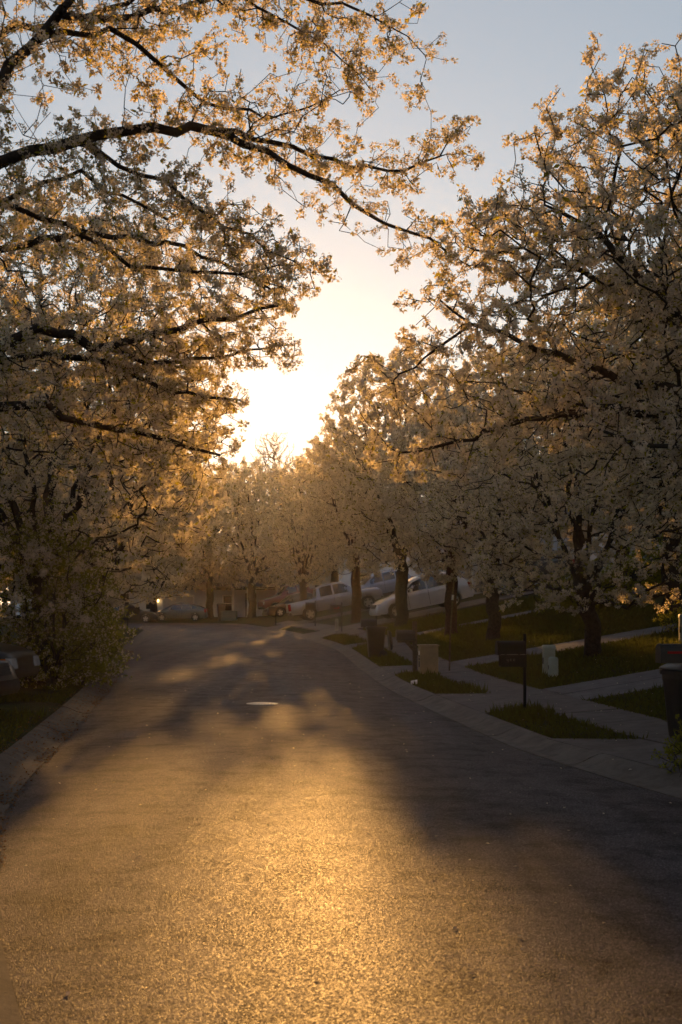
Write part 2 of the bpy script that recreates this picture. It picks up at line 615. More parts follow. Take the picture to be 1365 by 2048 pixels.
# ------------------------------------------------------------------ road
def build_road():
    Ys = np.unique(np.concatenate([np.arange(-12, 70, 0.5), np.arange(70, 98.7, 0.15), LEFT[:, 1][LEFT[:, 1] < 78.6]]))
    li = np.argsort(LEFT[:, 1])
    lx = np.interp(Ys, LEFT[li, 1], LEFT[li, 0])
    lx[Ys > 78.6] = -60
    ri = np.argsort(RIGHT[:, 1])
    rx = np.interp(Ys, RIGHT[ri, 1], RIGHT[ri, 0])
    n = 13
    ts = np.linspace(0, 1, n)
    X = lx[:, None] + (rx - lx)[:, None] * ts
    Yg = np.repeat(Ys[:, None], n, 1)
    crown = 0.06 * (1 - (2 * ts - 1) ** 2)
    Z = road_z(Yg) + crown[None, :] * (Yg < 200)
    V = np.stack([X, Yg, Z], -1).reshape(-1, 3)
    idx = np.arange(len(Ys) * n).reshape(len(Ys), n)
    q = np.stack([idx[:-1, :-1], idx[:-1, 1:], idx[1:, 1:], idx[1:, :-1]], -1).reshape(-1, 4)
    me = numpy_mesh('road', V, q.ravel(), np.arange(len(q)) * 4, None, [M['asphalt']])
    me.polygons.foreach_set('use_smooth', np.ones(len(q), bool))
    o = bpy.data.objects.new('road', me)
    COL.objects.link(o)
    tag(o, kind='structure')
    return o

def road_surf(x, y):
    l, r = xl_at(y), xr_at(y)
    t = min(1, max(0, (x - l) / (r - l)))
    return float(road_z(y)) + 0.06 * (1 - (2 * t - 1) ** 2)

ROAD = build_road()

def build_kerbs():
    root_r = tag(empty('kerb'), kind='structure')
    root_l = tag(empty('kerb'), kind='structure')
    prof = [(0.0, -0.12), (0.0, 0.008), (0.10, 0.010), (0.20, 0.040), (0.29, 0.085), (0.36, 0.112), (0.43, 0.122), (0.45, 0.105), (0.45, -0.12)]
    for line, side, root in ((RIGHT, 1, root_r), (LEFT, -1, root_l)):
        d = np.concatenate([[0], np.cumsum(np.hypot(*np.diff(line, axis=0).T))])
        n = int(d[-1] // 3.0)
        for k in range(n):
            s0, s1 = k * 3.0 + 0.013, (k + 1) * 3.0 - 0.013
            ss = np.linspace(s0, s1, 5)
            px = np.interp(ss, d, line[:, 0])
            py = np.interp(ss, d, line[:, 1])
            if py.max() < 2.0 or px.min() < -48:
                continue
            qx = np.interp(ss + 0.05, d, line[:, 0]) - np.interp(ss - 0.05, d, line[:, 0])
            qy = np.interp(ss + 0.05, d, line[:, 1]) - np.interp(ss - 0.05, d, line[:, 1])
            ln = np.hypot(qx, qy)
            nx, ny = side * qy / ln, -side * qx / ln
            jz = random.uniform(-0.004, 0.004)
            rings = []
            for i in range(5):
                dip = 1.0
                if side > 0:
                    for kk, (y, w, L_) in enumerate(DRIVES):
                        u, v = drive_local([(px[i], py[i])], kk)
                        dip = min(dip, 0.97 + 0.03 * float(sstep(w / 2 + 0.2, w / 2 + 1.2, abs(u[0]))))
                else:
                    for yc, hw in ((18.6, 3.6), (9.0, 2.0)):
                        dip = min(dip, 0.97 + 0.03 * float(sstep(hw, hw + 1.2, abs(py[i] - yc))))
                zr = float(road_z(py[i])) + jz
                ring = [Vector((px[i] + nx[i] * o_, py[i] + ny[i] * o_, zr + (z_ * (dip if z_ > 0.02 else 1)))) for o_, z_ in prof]
                rings.append(ring if side > 0 else ring[::-1])
            mb = MB()
            mb.loft(rings, True, 0, False)
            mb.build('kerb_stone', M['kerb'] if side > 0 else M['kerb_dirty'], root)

build_kerbs()

def slab_mesh(corners, th=0.09, inset=0.008, lift=0.0, nsub=3):
    """Slab with corners (4 xy) following the ground; returns an MB."""
    c = np.array(corners, float)
    ctr = c.mean(0)
    c = ctr + (c - ctr) * (1 - inset / max(0.2, np.hypot(*(c[0] - ctr))))
    g = np.linspace(0, 1, nsub)
    pts = []
    for v in g:
        for u in g:
            p = (c[0] * (1 - u) + c[1] * u) * (1 - v) + (c[3] * (1 - u) + c[2] * u) * v
            pts.append(p)
    pts = np.array(pts)
    z = base_z(pts) + lift
    mb = MB()
    top = [(p[0], p[1], zz) for p, zz in zip(pts, z)]
    bot = [(p[0], p[1], zz - th) for p, zz in zip(pts, z)]
    n = nsub
    fs = []
    N = n * n
    for i in range(n - 1):
        for j in range(n - 1):
            a = i * n + j
            fs.append((a, a + 1, a + n + 1, a + n))
    rim = [j for j in range(n)] + [i * n + n - 1 for i in range(1, n)] + [(n - 1) * n + j for j in range(n - 2, -1, -1)] + [i * n for i in range(n - 2, 0, -1)]
    for a, b in zip(rim, rim[1:] + rim[:1]):
        fs.append((a, a + N, b + N, b))
    mb.add(top + bot, fs, 0, False)
    return mb

def offset_pt(s, d, off):
    p = np.array([np.interp(s, d, RIGHT[:, 0]), np.interp(s, d, RIGHT[:, 1])])
    q = np.array([np.interp(s + 0.2, d, RIGHT[:, 0]), np.interp(s + 0.2, d, RIGHT[:, 1])]) - np.array([np.interp(s - 0.2, d, RIGHT[:, 0]), np.interp(s - 0.2, d, RIGHT[:, 1])])
    q /= np.hypot(*q)
    return p + np.array([q[1], -q[0]]) * off

def build_walks():
    root = tag(empty('sidewalk'), kind='structure')
    d = np.concatenate([[0], np.cumsum(np.hypot(*np.diff(RIGHT, axis=0).T))])
    s = np.interp(3.0, RIGHT[:60, 1], d[:60])
    s_end = np.interp(82, RIGHT[:100, 1], d[:100])
    while s < s_end:
        cs = [offset_pt(s, d, WALK0), offset_pt(s, d, WALK1), offset_pt(s + 1.5, d, WALK1), offset_pt(s + 1.5, d, WALK0)]
        slab_mesh(cs, lift=random.uniform(-0.006, 0.006)).build('slab', M['walk'], root)
        s += 1.5
    for k, (y, w, ln) in enumerate(DRIVES):
        p, tg, nm = DFRAMES[k]
        dr = tag(empty('driveway'), kind='structure')
        # flared apron between kerb and sidewalk
        for sg in (-1, 1):
            cs = [p + nm * 0.44, p + nm * 0.44 + tg * sg * (w / 2 + 0.8), p + nm * WALK0 + tg * sg * w / 2, p + nm * WALK0]
            if sg > 0: cs = [cs[1], cs[0], cs[3], cs[2]]
            cs = cs if sg < 0 else cs
            mbs = slab_mesh(cs)
            mbs.build('apron_slab', M['walk'], dr)
        v = WALK1
        while v < ln - 0.5:
            step = 2.4
            for sg in (-1, 1):
                a0, a1 = (0, w / 2) if sg > 0 else (-w / 2, 0)
                cs = [p + nm * v + tg * a0, p + nm * (v + step) + tg * a0, p + nm * (v + step) + tg * a1, p + nm * v + tg * a1]
                slab_mesh(cs, lift=random.uniform(-0.004, 0.006)).build('slab', M['drive'], dr)
            v += step

build_walks()

def build_road_details():
    # manhole cover
    c = at(525, 1408, (CAM_H - 0.055) * FPX / (1408 - PY0))
    x, y = c[0], c[1]
    zt = road_surf(x, y)
    root = empty('manhole_cover', (x, y, zt))
    mb = MB()
    rings = []
    for r, z in ((0.265, -0.02), (0.265, 0.006), (0.255, 0.008), (0.245, 0.008), (0.24, 0.002)):
        rings.append([Vector((r * math.cos(t), r * math.sin(t), z)) for t in np.linspace(0, 2 * math.pi, 36, endpoint=False)])
    mb.loft(rings, False, 0, False)
    mb.build('frame', M['iron'], root)
    mb = MB()
    rings = []
    for r, z in ((0.237, -0.02), (0.237, 0.004), (0.23, 0.006), (0.01, 0.007)):
        rings.append([Vector((r * math.cos(t), r * math.sin(t), z)) for t in np.linspace(0, 2 * math.pi, 36, endpoint=False)])
    mb.loft(rings, True, 0, False)
    for i in range(-4, 5):
        for j in range(-4, 5):
            if math.hypot(i, j) < 4.0:
                mb.box((i * 0.052, j * 0.052, 0.0085), (0.028, 0.028, 0.004))
    mb.build('lid', M['iron'], root)
    tag(root, 'round iron manhole cover shining in the shaded middle of the road', 'manhole cover')
    # cracks
    for (pts, w) in (([(95, 1489), (140, 1490), (215, 1491), (300, 1489), (370, 1490)], 0.02),
                     ([(150, 1420), (175, 1405), (235, 1395), (262, 1376)], 0.02),):
        P = []
        for px, py in pts:
            d = (CAM_H - 0.05) * FPX / (py - PY0)
            P.append(((px - PX0) / FPX * d, d))
        P = smooth_poly(P, 7)
        P += rng.normal(0, 0.012, P.shape)
        mb = MB()
        vs, fs = [], []
        for i, (x, y) in enumerate(P):
            ww = w * rng.uniform(0.3, 1.0)
            z = road_surf(x, y) + 0.004
            vs += [(x, y - ww, z), (x, y + ww, z)]
            if i:
                fs.append((2 * i - 2, 2 * i, 2 * i + 1, 2 * i - 1))
        mb.add(vs, fs)
        mb.build('crack', M['crack'], ROAD)

build_road_details()

# ------------------------------------------------------------------ tree growing
def resample(pts, step):
    pts = np.asarray(pts, float)
    if len(pts) > 2:
        pts = smooth_poly3(pts)
    d = np.concatenate([[0], np.cumsum(np.linalg.norm(np.diff(pts, axis=0), axis=1))])
    n = max(2, int(d[-1] / step) + 1)
    s = np.linspace(0, d[-1], n)
    return np.stack([np.interp(s, d, pts[:, k]) for k in range(3)], 1)

def smooth_poly3(p, n=6):
    p = np.vstack([2 * p[0] - p[1], p, 2 * p[-1] - p[-2]])
    out = []
    for i in range(1, len(p) - 2):
        for t in np.linspace(0, 1, n, endpoint=False):
            out.append(0.5 * ((2 * p[i]) + (-p[i - 1] + p[i + 1]) * t + (2 * p[i - 1] - 5 * p[i] + 4 * p[i + 1] - p[i + 2]) * t * t + (-p[i - 1] + 3 * p[i] - 3 * p[i + 1] + p[i + 2]) * t ** 3))
    out.append(p[-2])
    return np.array(out)

def grow(limbs, attr, bal=0.3, r_tip=0.0035, expo=2.15, jit=0.03, seed=0, step=0.22):
    """limbs: (points, radius0, radius1, parent limb index or None). Returns positions, parents, radii.
    Every attraction point is joined to the growing skeleton where wood plus path length is least."""
    g = np.random.default_rng(seed)
    pos, par, spec = [], [], []
    first = []
    for pts, r0, r1, pl in limbs:
        P = resample(pts, step)
        if len(P) > 2:
            P[1:-1] += g.normal(0, jit, (len(P) - 2, 3))
        base = len(pos)
        if pl is None:
            root = -1
        else:
            a, b = first[pl]
            cand = np.array(pos[a:b])
            root = a + int(np.argmin(np.linalg.norm(cand - P[0], axis=1)))
        k0 = len(pos)
        for i, p in enumerate(P):
            if i == 0 and root >= 0 and np.linalg.norm(np.array(pos[root]) - p) < 0.05:
                continue
            par.append(root if len(pos) == k0 else len(pos) - 1)
            pos.append(p)
            fl = 1 + 0.35 * max(0.0, 1 - (p[2] - P[0][2] - 0.2) / 0.5) ** 2 if pl is None and len(limbs) > 6 and r0 > 0.1 else 1.0
            spec.append((r0 + (r1 - r0) * i / max(1, len(P) - 1)) * min(fl, 1.7))
        first.append((k0, len(pos)))
    nl = len(pos)
    A = np.asarray(attr, float)
    N = len(A)
    allp = np.zeros((nl + N, 3))
    allp[:nl] = pos
    parent = np.full(nl + N, -1)
    parent[:nl] = par
    plen = np.zeros(nl + N)
    for i in range(nl):
        if par[i] >= 0:
            plen[i] = plen[par[i]] + 0.75 * np.linalg.norm(allp[i] - allp[par[i]])
    best = np.full(N, 1e9)
    bpar = np.zeros(N, int)
    for i in range(nl):
        c = np.linalg.norm(A - allp[i], axis=1) + bal * plen[i]
        m = c < best
        best[m] = c[m]
        bpar[m] = i
    cnt = nl
    alive = np.ones(N, bool)
    for _ in range(N):
        j = int(np.argmin(best))
        p = bpar[j]
        allp[cnt] = A[j]
        parent[cnt] = p
        plen[cnt] = plen[p] + np.linalg.norm(A[j] - allp[p])
        best[j] = 1e18
        alive[j] = False
        c = np.linalg.norm(A - A[j], axis=1) + bal * plen[cnt]
        m = alive & (c < best)
        best[m] = c[m]
        bpar[m] = cnt
        cnt += 1
    # split long twigs with a bow
    P2, par2 = [p for p in allp], list(parent)
    for i in range(nl, nl + N):
        a, b = allp[parent[i]], allp[i]
        ln = np.linalg.norm(b - a)
        if ln > 0.3:
            k = int(ln / 0.22)
            prev = parent[i]
            for q in range(1, k + 1):
                t = q / (k + 1)
                p = a + (b - a) * t + g.normal(0, 0.022, 3)
                p[2] -= 0.10 * ln * math.sin(math.pi * t) * 0.6
                P2.append(p)
                par2.append(prev)
                prev = len(P2) - 1
            par2[i] = prev
    P2 = np.array(P2)
    par2 = np.array(par2)
    n = len(P2)
    # radii, pipe model from tips to root (order by depth)
    depth = np.full(n, -1)
    kids = [[] for _ in range(n)]
    for i in range(n):
        if par2[i] >= 0:
            kids[par2[i]].append(i)
    order, stack = [], [i for i in range(n) if par2[i] < 0]
    while stack:
        i = stack.pop()
        order.append(i)
        stack.extend(kids[i])
    rad = np.zeros(n)
    for i in reversed(order):
        s = sum(rad[k] ** expo for k in kids[i])
        rad[i] = max(r_tip, s ** (1 / expo))
        if i < nl:
            rad[i] = max(spec[i], min(rad[i], spec[i] * 1.25))
    return P2, par2, rad, kids, order

def wood_mesh(name, P, par, rad, kids, order, mats, lod=0):
    """Thick wood as swept tubes, thin twigs as three-sided frusta."""
    V, L, S = [], [], []
    nv = 0
    thin_cut = 0.011 if lod == 0 else 0.04
    thin = [i for i in range(len(P)) if par[i] >= 0 and rad[i] < thin_cut]
    if thin:
        b = P[thin]
        a = P[par[thin]]
        d = b - a
        ln = np.linalg.norm(d, axis=1, keepdims=True) + 1e-9
        d = d / ln
        u = np.cross(d, np.where(np.abs(d[:, 2:3]) < 0.9, [[0, 0, 1.0]], [[1.0, 0, 0]]))
        u /= np.linalg.norm(u, axis=1, keepdims=True)
        w = np.cross(d, u)
        ra = np.minimum(rad[par[thin]], rad[thin] * 1.35)[:, None]
        rb = rad[thin][:, None]
        rings = []
        for c, r in ((a, ra), (b, rb)):
            for k in range(3):
                t = 2 * math.pi * k / 3
                rings.append(c + (u * math.cos(t) + w * math.sin(t)) * r)
        vv = np.stack(rings, 1)
        m = len(thin)
        V.append(vv.reshape(-1, 3))
        q = np.array([[0, 1, 4, 3], [1, 2, 5, 4], [2, 0, 3, 5]])
        ll = (np.arange(m)[:, None, None] * 6 + q[None]).reshape(-1)
        L.append(ll)
        S.append(np.full(m * 3, 4))
        nv += m * 6
    done = np.zeros(len(P), bool)
    thinset = np.zeros(len(P), bool)
    thinset[thin] = True
    for i in order:
        if thinset[i] or done[i]:
            continue
        chain = [i]
        done[i] = True
        cur = i
        while True:
            c = [k for k in kids[cur] if not thinset[k] and not done[k]]
            if not c:
                break
            cur = max(c, key=lambda k: rad[k])
            done[cur] = True
            chain.append(cur)
        pts = [P[k] for k in chain]
        rr = [rad[k] for k in chain]
        if par[i] >= 0:
            pts = [P[par[i]]] + pts
            rr = [min(rr[0] * 1.15, rad[par[i]])] + rr
        if len(pts) < 2:
            continue
        pts = np.array(pts)
        ns = 10 if max(rr) > 0.08 else (7 if max(rr) > 0.035 else 5)
        d = np.gradient(pts, axis=0)
        d /= np.linalg.norm(d, axis=1, keepdims=True) + 1e-9
        up = np.array([0, 0, 1.0]) if abs(d[0][2]) < 0.9 else np.array([1.0, 0, 0])
        ring = []
        for k in range(len(pts)):
            a = np.cross(d[k], up)
            a /= np.linalg.norm(a) + 1e-9
            up = np.cross(a, d[k])
            t = np.arange(ns) * 2 * math.pi / ns
            wob = 1 + 0.10 * np.sin(3 * t + k) * (rr[k] > 0.05)
            ring.append(pts[k] + (np.outer(np.cos(t), a) + np.outer(np.sin(t), up)) * rr[k] * wob[:, None])
        V.append(np.concatenate(ring))
        k = np.arange(len(pts) - 1)[:, None] * ns
        j = np.arange(ns)[None, :]
        j2 = (j + 1) % ns
        q = np.stack([k + j, k + j2, k + ns + j2, k + ns + j], -1).reshape(-1, 4) + nv
        L.append(q.ravel())
        S.append(np.full(len(q), 4))
        nv += len(pts) * ns
    L = np.concatenate(L)
    S = np.concatenate(S)
    starts = np.concatenate([[0], np.cumsum(S)[:-1]])
    me = numpy_mesh(name, np.concatenate(V), L, starts, S, mats)
    me.polygons.foreach_set('use_smooth', np.ones(len(S), bool))
    return me

def rot_mats(g, n):
    q = g.normal(size=(n, 4))
    q /= np.linalg.norm(q, axis=1, keepdims=True)
    w, x, y, z = q.T
    return np.stack([np.stack([1 - 2 * (y * y + z * z), 2 * (x * y - z * w), 2 * (x * z + y * w)], -1),
                     np.stack([2 * (x * y + z * w), 1 - 2 * (x * x + z * z), 2 * (y * z - x * w)], -1),
                     np.stack([2 * (x * z - y * w), 2 * (y * z + x * w), 1 - 2 * (x * x + y * y)], -1)], -2)

def spray_template(g, n_fl, r, fs, n_lf, ls):
    """A blossom head: n_fl small petal faces round a ball, n_lf pointed leaves of two faces; all triangles."""
    tris, kind = [], []
    for k in range(n_fl):
        v = g.normal(size=3)
        v[2] = abs(v[2]) * 0.8 + 0.1 * v[2]
        v /= np.linalg.norm(v)
        nrm = v + g.normal(0, 0.6, 3)
        nrm /= np.linalg.norm(nrm)
        a = np.cross(nrm, g.normal(size=3))
        a /= np.linalg.norm(a)
        b = np.cross(nrm, a)
        c = v * r * g.uniform(0.45, 1.2)
        s = fs * g.uniform(0.75, 1.25) * 0.58
        tris.append([c + a * s, c - a * s * 0.5 + b * s * 0.86, c - a * s * 0.5 - b * s * 0.86])
        kind.append(0)
    for k in range(n_lf):
        v = g.normal(size=3)
        v /= np.linalg.norm(v)
        b = np.cross(v, g.normal(size=3))
        b /= np.linalg.norm(b)
        dn = np.cross(v, b)
        c = v * r * 0.35
        s = ls * g.uniform(0.7, 1.2)
        m1, m2, tp = c + v * s * 0.45 + b * s * 0.22 + dn * s * 0.07, c + v * s * 0.45 - b * s * 0.22 + dn * s * 0.07, c + v * s - dn * s * 0.08
        tris += [[c, m1, tp], [c, tp, m2]]
        kind += [1, 1]
    return np.array(tris), np.array(kind)

SPRAYS = {'fine': (30, 0.043, 0.0195, 4, 0.040), 0: (24, 0.044, 0.0235, 2, 0.046), 1: (13, 0.060, 0.048, 1, 0.07), 2: (8, 0.12, 0.13, 1, 0.12), 'shrub': (4, 0.035, 0.036, 6, 0.055), 'bud': (4, 0.09, 0.05, 0, 0.1), 'green': (0, 0.03, 0.03, 7, 0.06)}

def crown_mesh(name, pts, kind, scale, mats, seed=0, leafy=None):
    g = np.random.default_rng(seed)
    spec = SPRAYS[kind]
    n = len(pts)
    which = g.integers(0, 5, n)
    Vs, K, T = [], [], []
    for t in range(5):
        sel = np.where(which == t)[0]
        if not len(sel):
            continue
        Q, kd = spray_template(g, *spec)
        R = rot_mats(g, len(sel))
        s = scale * np.clip(g.lognormal(-0.06, 0.33, len(sel)), 0.45, 1.9)
        W = np.einsum('nij,qvj->nqvi', R, Q) * s[:, None, None, None] + pts[sel][:, None, None, :]
        Vs.append(W.reshape(-1, 3))
        K.append(np.tile(kd, len(sel)))
        T.append(np.clip(np.repeat(g.uniform(0, 1, len(sel)), len(kd)) + g.normal(0, 0.18, len(sel) * len(kd)), 0, 1))
    V = np.concatenate(Vs)
    nq = len(V) // 3
    me = numpy_mesh(name, V, np.arange(nq * 3), np.arange(nq) * 3, None, mats, np.concatenate(K), np.concatenate(T))
    return me

def spray_points(P, par, rad, dens, rmax, seed, tips=1):
    """Blossom heads along the thin wood; whole sprays are crowded, others nearly bare."""
    g = np.random.default_rng(seed)
    n = len(P)
    f = np.ones(n)
    own = g.gamma(0.9, 1.1, n)
    order = np.argsort([0] * n) if False else range(n)
    for i in order:
        p = par[i]
        f[i] = own[i] if p < 0 or p > i else 0.6 * f[p] + 0.4 * own[i]
    f = np.clip(f, 0.1, 2.6)
    idx = np.where((par >= 0) & (rad < rmax))[0]
    a, b = P[par[idx]], P[idx]
    ln = np.linalg.norm(b - a, axis=1)
    k = g.poisson(ln * dens * f[idx])
    rep = np.repeat(np.arange(len(idx)), k)
    t = g.uniform(0, 1, len(rep))[:, None]
    pts = a[rep] * (1 - t) + b[rep] * t + g.normal(0, 0.03, (len(rep), 3))
    haskid = np.zeros(n, bool)
    haskid[par[par >= 0]] = True
    tp = P[~haskid]
    tp = np.repeat(tp, tips, 0) + g.normal(0, 0.035, (len(tp) * tips, 3))
    return np.concatenate([pts, tp])

def crown_attr(n, R, z0, z1, seed, rho_p=0.40, top=0.75, lump=0.22, low=0.55, squash=(1, 1)):
    """Attraction points in an egg-shaped crown with an uneven outline."""
    g = np.random.default_rng(seed)
    ph = g.uniform(0, 6.28, 8)
    out = []
    while len(out) < n:
        t = g.uniform(0, 1)
        prof = min(1.0, low + (1 - low) * t / 0.35) * (1.0 if t < 0.45 else math.sqrt(max(0, 1 - ((t - 0.45) / 0.55) ** (2.0 / top))))
        if g.uniform() > prof ** 1.3 + 0.05:
            continue
        az = g.uniform(0, 2 * math.pi)
        wob = 1 + lump * (0.5 * math.sin(2 * az + ph[0] + 4 * t) + 0.35 * math.sin(5 * az + ph[1] - 6 * t) + 0.35 * math.sin(3 * az + 9 * t + ph[2]) + 0.25 * math.sin(8 * az - 14 * t + ph[3]))
        rho = g.uniform() ** rho_p * prof * wob * R
        z = z0 + (z1 - z0) * t + g.normal(0, 0.12)
        out.append((rho * math.cos(az) * squash[0], rho * math.sin(az) * squash[1], z))
    return np.array(out)

def pear_limbs(R, th, z1, r0, seed, n=7, lean=(0, 0), spread=0.62):
    """Short trunk, then limbs that leave at a narrow angle and arch outward."""
    g = np.random.default_rng(seed + 91)
    top = np.array([lean[0], lean[1], th])
    limbs = [([np.array([0, 0, -0.25]), np.array([lean[0] * 0.3, lean[1] * 0.3, th * 0.5]), top], r0 * 1.12, r0 * 0.86, None)]
    limbs.append(([top, top + [g.normal(0, 0.15), g.normal(0, 0.15), (z1 - th) * 0.4], np.array([g.normal(0, 0.3), g.normal(0, 0.3), z1 * 0.93])], r0 * 0.62, 0.012, 0))
    off = g.uniform(0, 6.28)
    for k in range(n):
        az = off + 2 * math.pi * k / n + g.normal(0, 0.2)
        el = g.uniform(0.25, 1.15)
        h0 = th * g.uniform(0.72, 1.05)
        st = np.array([top[0] * h0 / th, top[1] * h0 / th, h0])
        rr = R * spread * math.cos(el * 0.6) * g.uniform(0.85, 1.15)
        zz = th + (z1 - th) * (0.22 + 0.55 * math.sin(el)) * g.uniform(0.85, 1.1)
        e = np.array([math.cos(az) * rr, math.sin(az) * rr, zz])
        m1 = st + (e - st) * 0.35 + np.array([0, 0, 0.10 * (zz - h0)])
        m2 = st + (e - st) * 0.7 + np.array([0, 0, 0.08 * (zz - h0)])
        limbs.append(([st, m1 + g.normal(0, 0.08, 3), m2 + g.normal(0, 0.1, 3), e], r0 * g.uniform(0.36, 0.55), 0.012, 0))
    return limbs

def tree_meshes(name, limbs, attr, kind, scale, dens, rmax, seed, bark, mats, bal=0.32, r_tip=0.0035, tips=1, lod=0, jit=0.03):
    P, par, rad, kids, order = grow(limbs, attr, bal, r_tip, seed=seed, jit=jit)
    wood = wood_mesh(name + '_wood', P, par, rad, kids, order, [bark], lod)
    pts = spray_points(P, par, rad, dens, rmax, seed + 5, tips)
    crown = crown_mesh(name + '_crown', pts, kind, scale, mats, seed + 6)
    return wood, crown

def plant_tree(name, wood, crown, loc, rz, scale, label, cat='tree', group=None, crown_name='crown', kind=None):
    root = empty(name, loc, rz)
    root.scale = (scale,) * 3 if not hasattr(scale, '__len__') else scale
    t = bpy.data.objects.new('trunk', wood)
    COL.objects.link(t)
    t.parent = root
    if crown is not None:
        c = bpy.data.objects.new(crown_name, crown)
        COL.objects.link(c)
        c.parent = root
    tag(root, label, cat, group)
    return root

PET = [M['petal'], M['leaf']]
GRN = [M['petal'], M['green']]

def tube_attr(path, r0, r1, n, seed, droop=0.0, t0=0.0):
    """Points scattered in a widening sleeve round a limb."""
    g = np.random.default_rng(seed)
    P = resample(path, 0.1)
    out = []
    for _ in range(n):
        t = t0 + (1 - t0) * g.uniform() ** 0.8
        i = int(t * (len(P) - 1))
        v = g.normal(size=3)
        v /= np.linalg.norm(v)
        r = (r0 + (r1 - r0) * t) * g.uniform() ** 0.5
        p = P[i] + v * r * np.array([1, 1, 0.8])
        p[2] -= droop * g.uniform() * t
        out.append(p)
    return np.array(out)

# ---- the two limb-heavy trees whose trunks stand outside the frame
def build_near_left():
    base = np.array([-5.2, 9.6, 0.15])
    fork = base + [0.1, 0.0, 2.0]
    A = [fork, at(-330, 560, 10.1), at(-120, 400, 10.3), at(0, 330, 10.5), at(140, 283, 10.7), at(300, 257, 10.9), at(430, 262, 11.1), at(560, 322, 11.4), at(650, 362, 11.6), at(760, 430, 11.9), at(890, 500, 12.2)]
    A2 = [at(430, 262, 11.1), at(560, 285, 11.6), at(700, 330, 12.1), at(800, 345, 12.4), at(890, 300, 12.6), at(925, 250, 12.7)]
    B = [fork, at(-240, 480, 9.9), at(-60, 280, 9.8), at(20, 150, 9.9), at(85, 75, 10.0), at(150, 0, 10.1), at(230, -120, 10.4)]
    B2 = [at(85, 75, 10.0), at(180, 60, 10.3), at(280, 90, 10.6), at(420, 210, 11.2), at(560, 230, 11.7), at(680, 180, 12.1)]
    B3 = [at(120, 30, 10.0), at(230, 40, 10.6), at(330, 20, 11.0), at(480, -10, 11.4), at(640, 5, 11.8), at(760, 40, 12.0), at(850, 110, 12.2)]
    C = [fork, at(-300, 330, 10.3), at(0, 68, 10.6), at(90, 48, 10.7), at(200, 25, 10.9), at(330, -40, 11.1), at(480, -90, 11.3)]
    E = [fork, at(-250, 500, 10.8), at(0, 405, 11.4), at(130, 455, 11.6), at(220, 510, 11.8), at(330, 545, 12.0), at(470, 540, 12.3), at(600, 530, 12.6)]
    E2 = [at(0, 405, 11.4), at(150, 350, 11.8), at(250, 400, 12.2), at(380, 430, 12.6), at(500, 410, 12.9)]
    A3 = [at(140, 283, 10.7), at(260, 340, 10.9), at(380, 400, 11.2), at(480, 460, 11.4), at(560, 520, 11.6), at(620, 545, 11.7)]
    D = [at(480, -10, 11.4), at(590, 60, 11.6), at(690, 120, 11.8), at(750, 190, 12.0)]
    limbs = [([base - [0, 0, 0.3], (base + fork) / 2 + [0.05, 0, 0], fork], 0.21, 0.17, None), (A, 0.085, 0.012, 0), (A2, 0.03, 0.006, 1), (B, 0.10, 0.02, 0), (B2, 0.028, 0.006, 3), (B3, 0.03, 0.006, 3), (C, 0.075, 0.012, 0),
             (E, 0.055, 0.008, 0), (E2, 0.025, 0.006, 7), (A3, 0.022, 0.006, 1), (D, 0.012, 0.005, 5)]
    L = base
    limbs = [([np.array(p) - L for p in pts], a, b, k) for pts, a, b, k in limbs]
    at_ = [tube_attr(A, 0.35, 0.42, 260, 1, 0.1, 0.25), tube_attr(A2, 0.3, 0.38, 170, 2), tube_attr(B, 0.5, 0.9, 170, 3, 0, 0.3), tube_attr(B2, 0.5, 0.6, 290, 4, 0.1), tube_attr(B3, 0.4, 0.5, 330, 5, 0.35),
           tube_attr(C, 0.45, 0.7, 170, 6, 0.2, 0.2), tube_attr(E, 0.5, 0.42, 300, 7, 0.1, 0.15), tube_attr(E2, 0.5, 0.45, 190, 8), tube_attr(A3, 0.38, 0.45, 230, 9, 0.15), tube_attr(D, 0.32, 0.3, 130, 10, 0.1)]
    attr = np.concatenate(at_) - L
    w, c = tree_meshes('near_left', limbs, attr, 'fine', 0.95, 8.5, 0.009, 21, M['bark'], PET, 0.2, 0.0030, 2)
    plant_tree('pear_tree', w, c, L, 0, 1, 'blossoming pear tree whose open flowering branches arch overhead from the upper left', 'tree', 'blossoming pear trees')

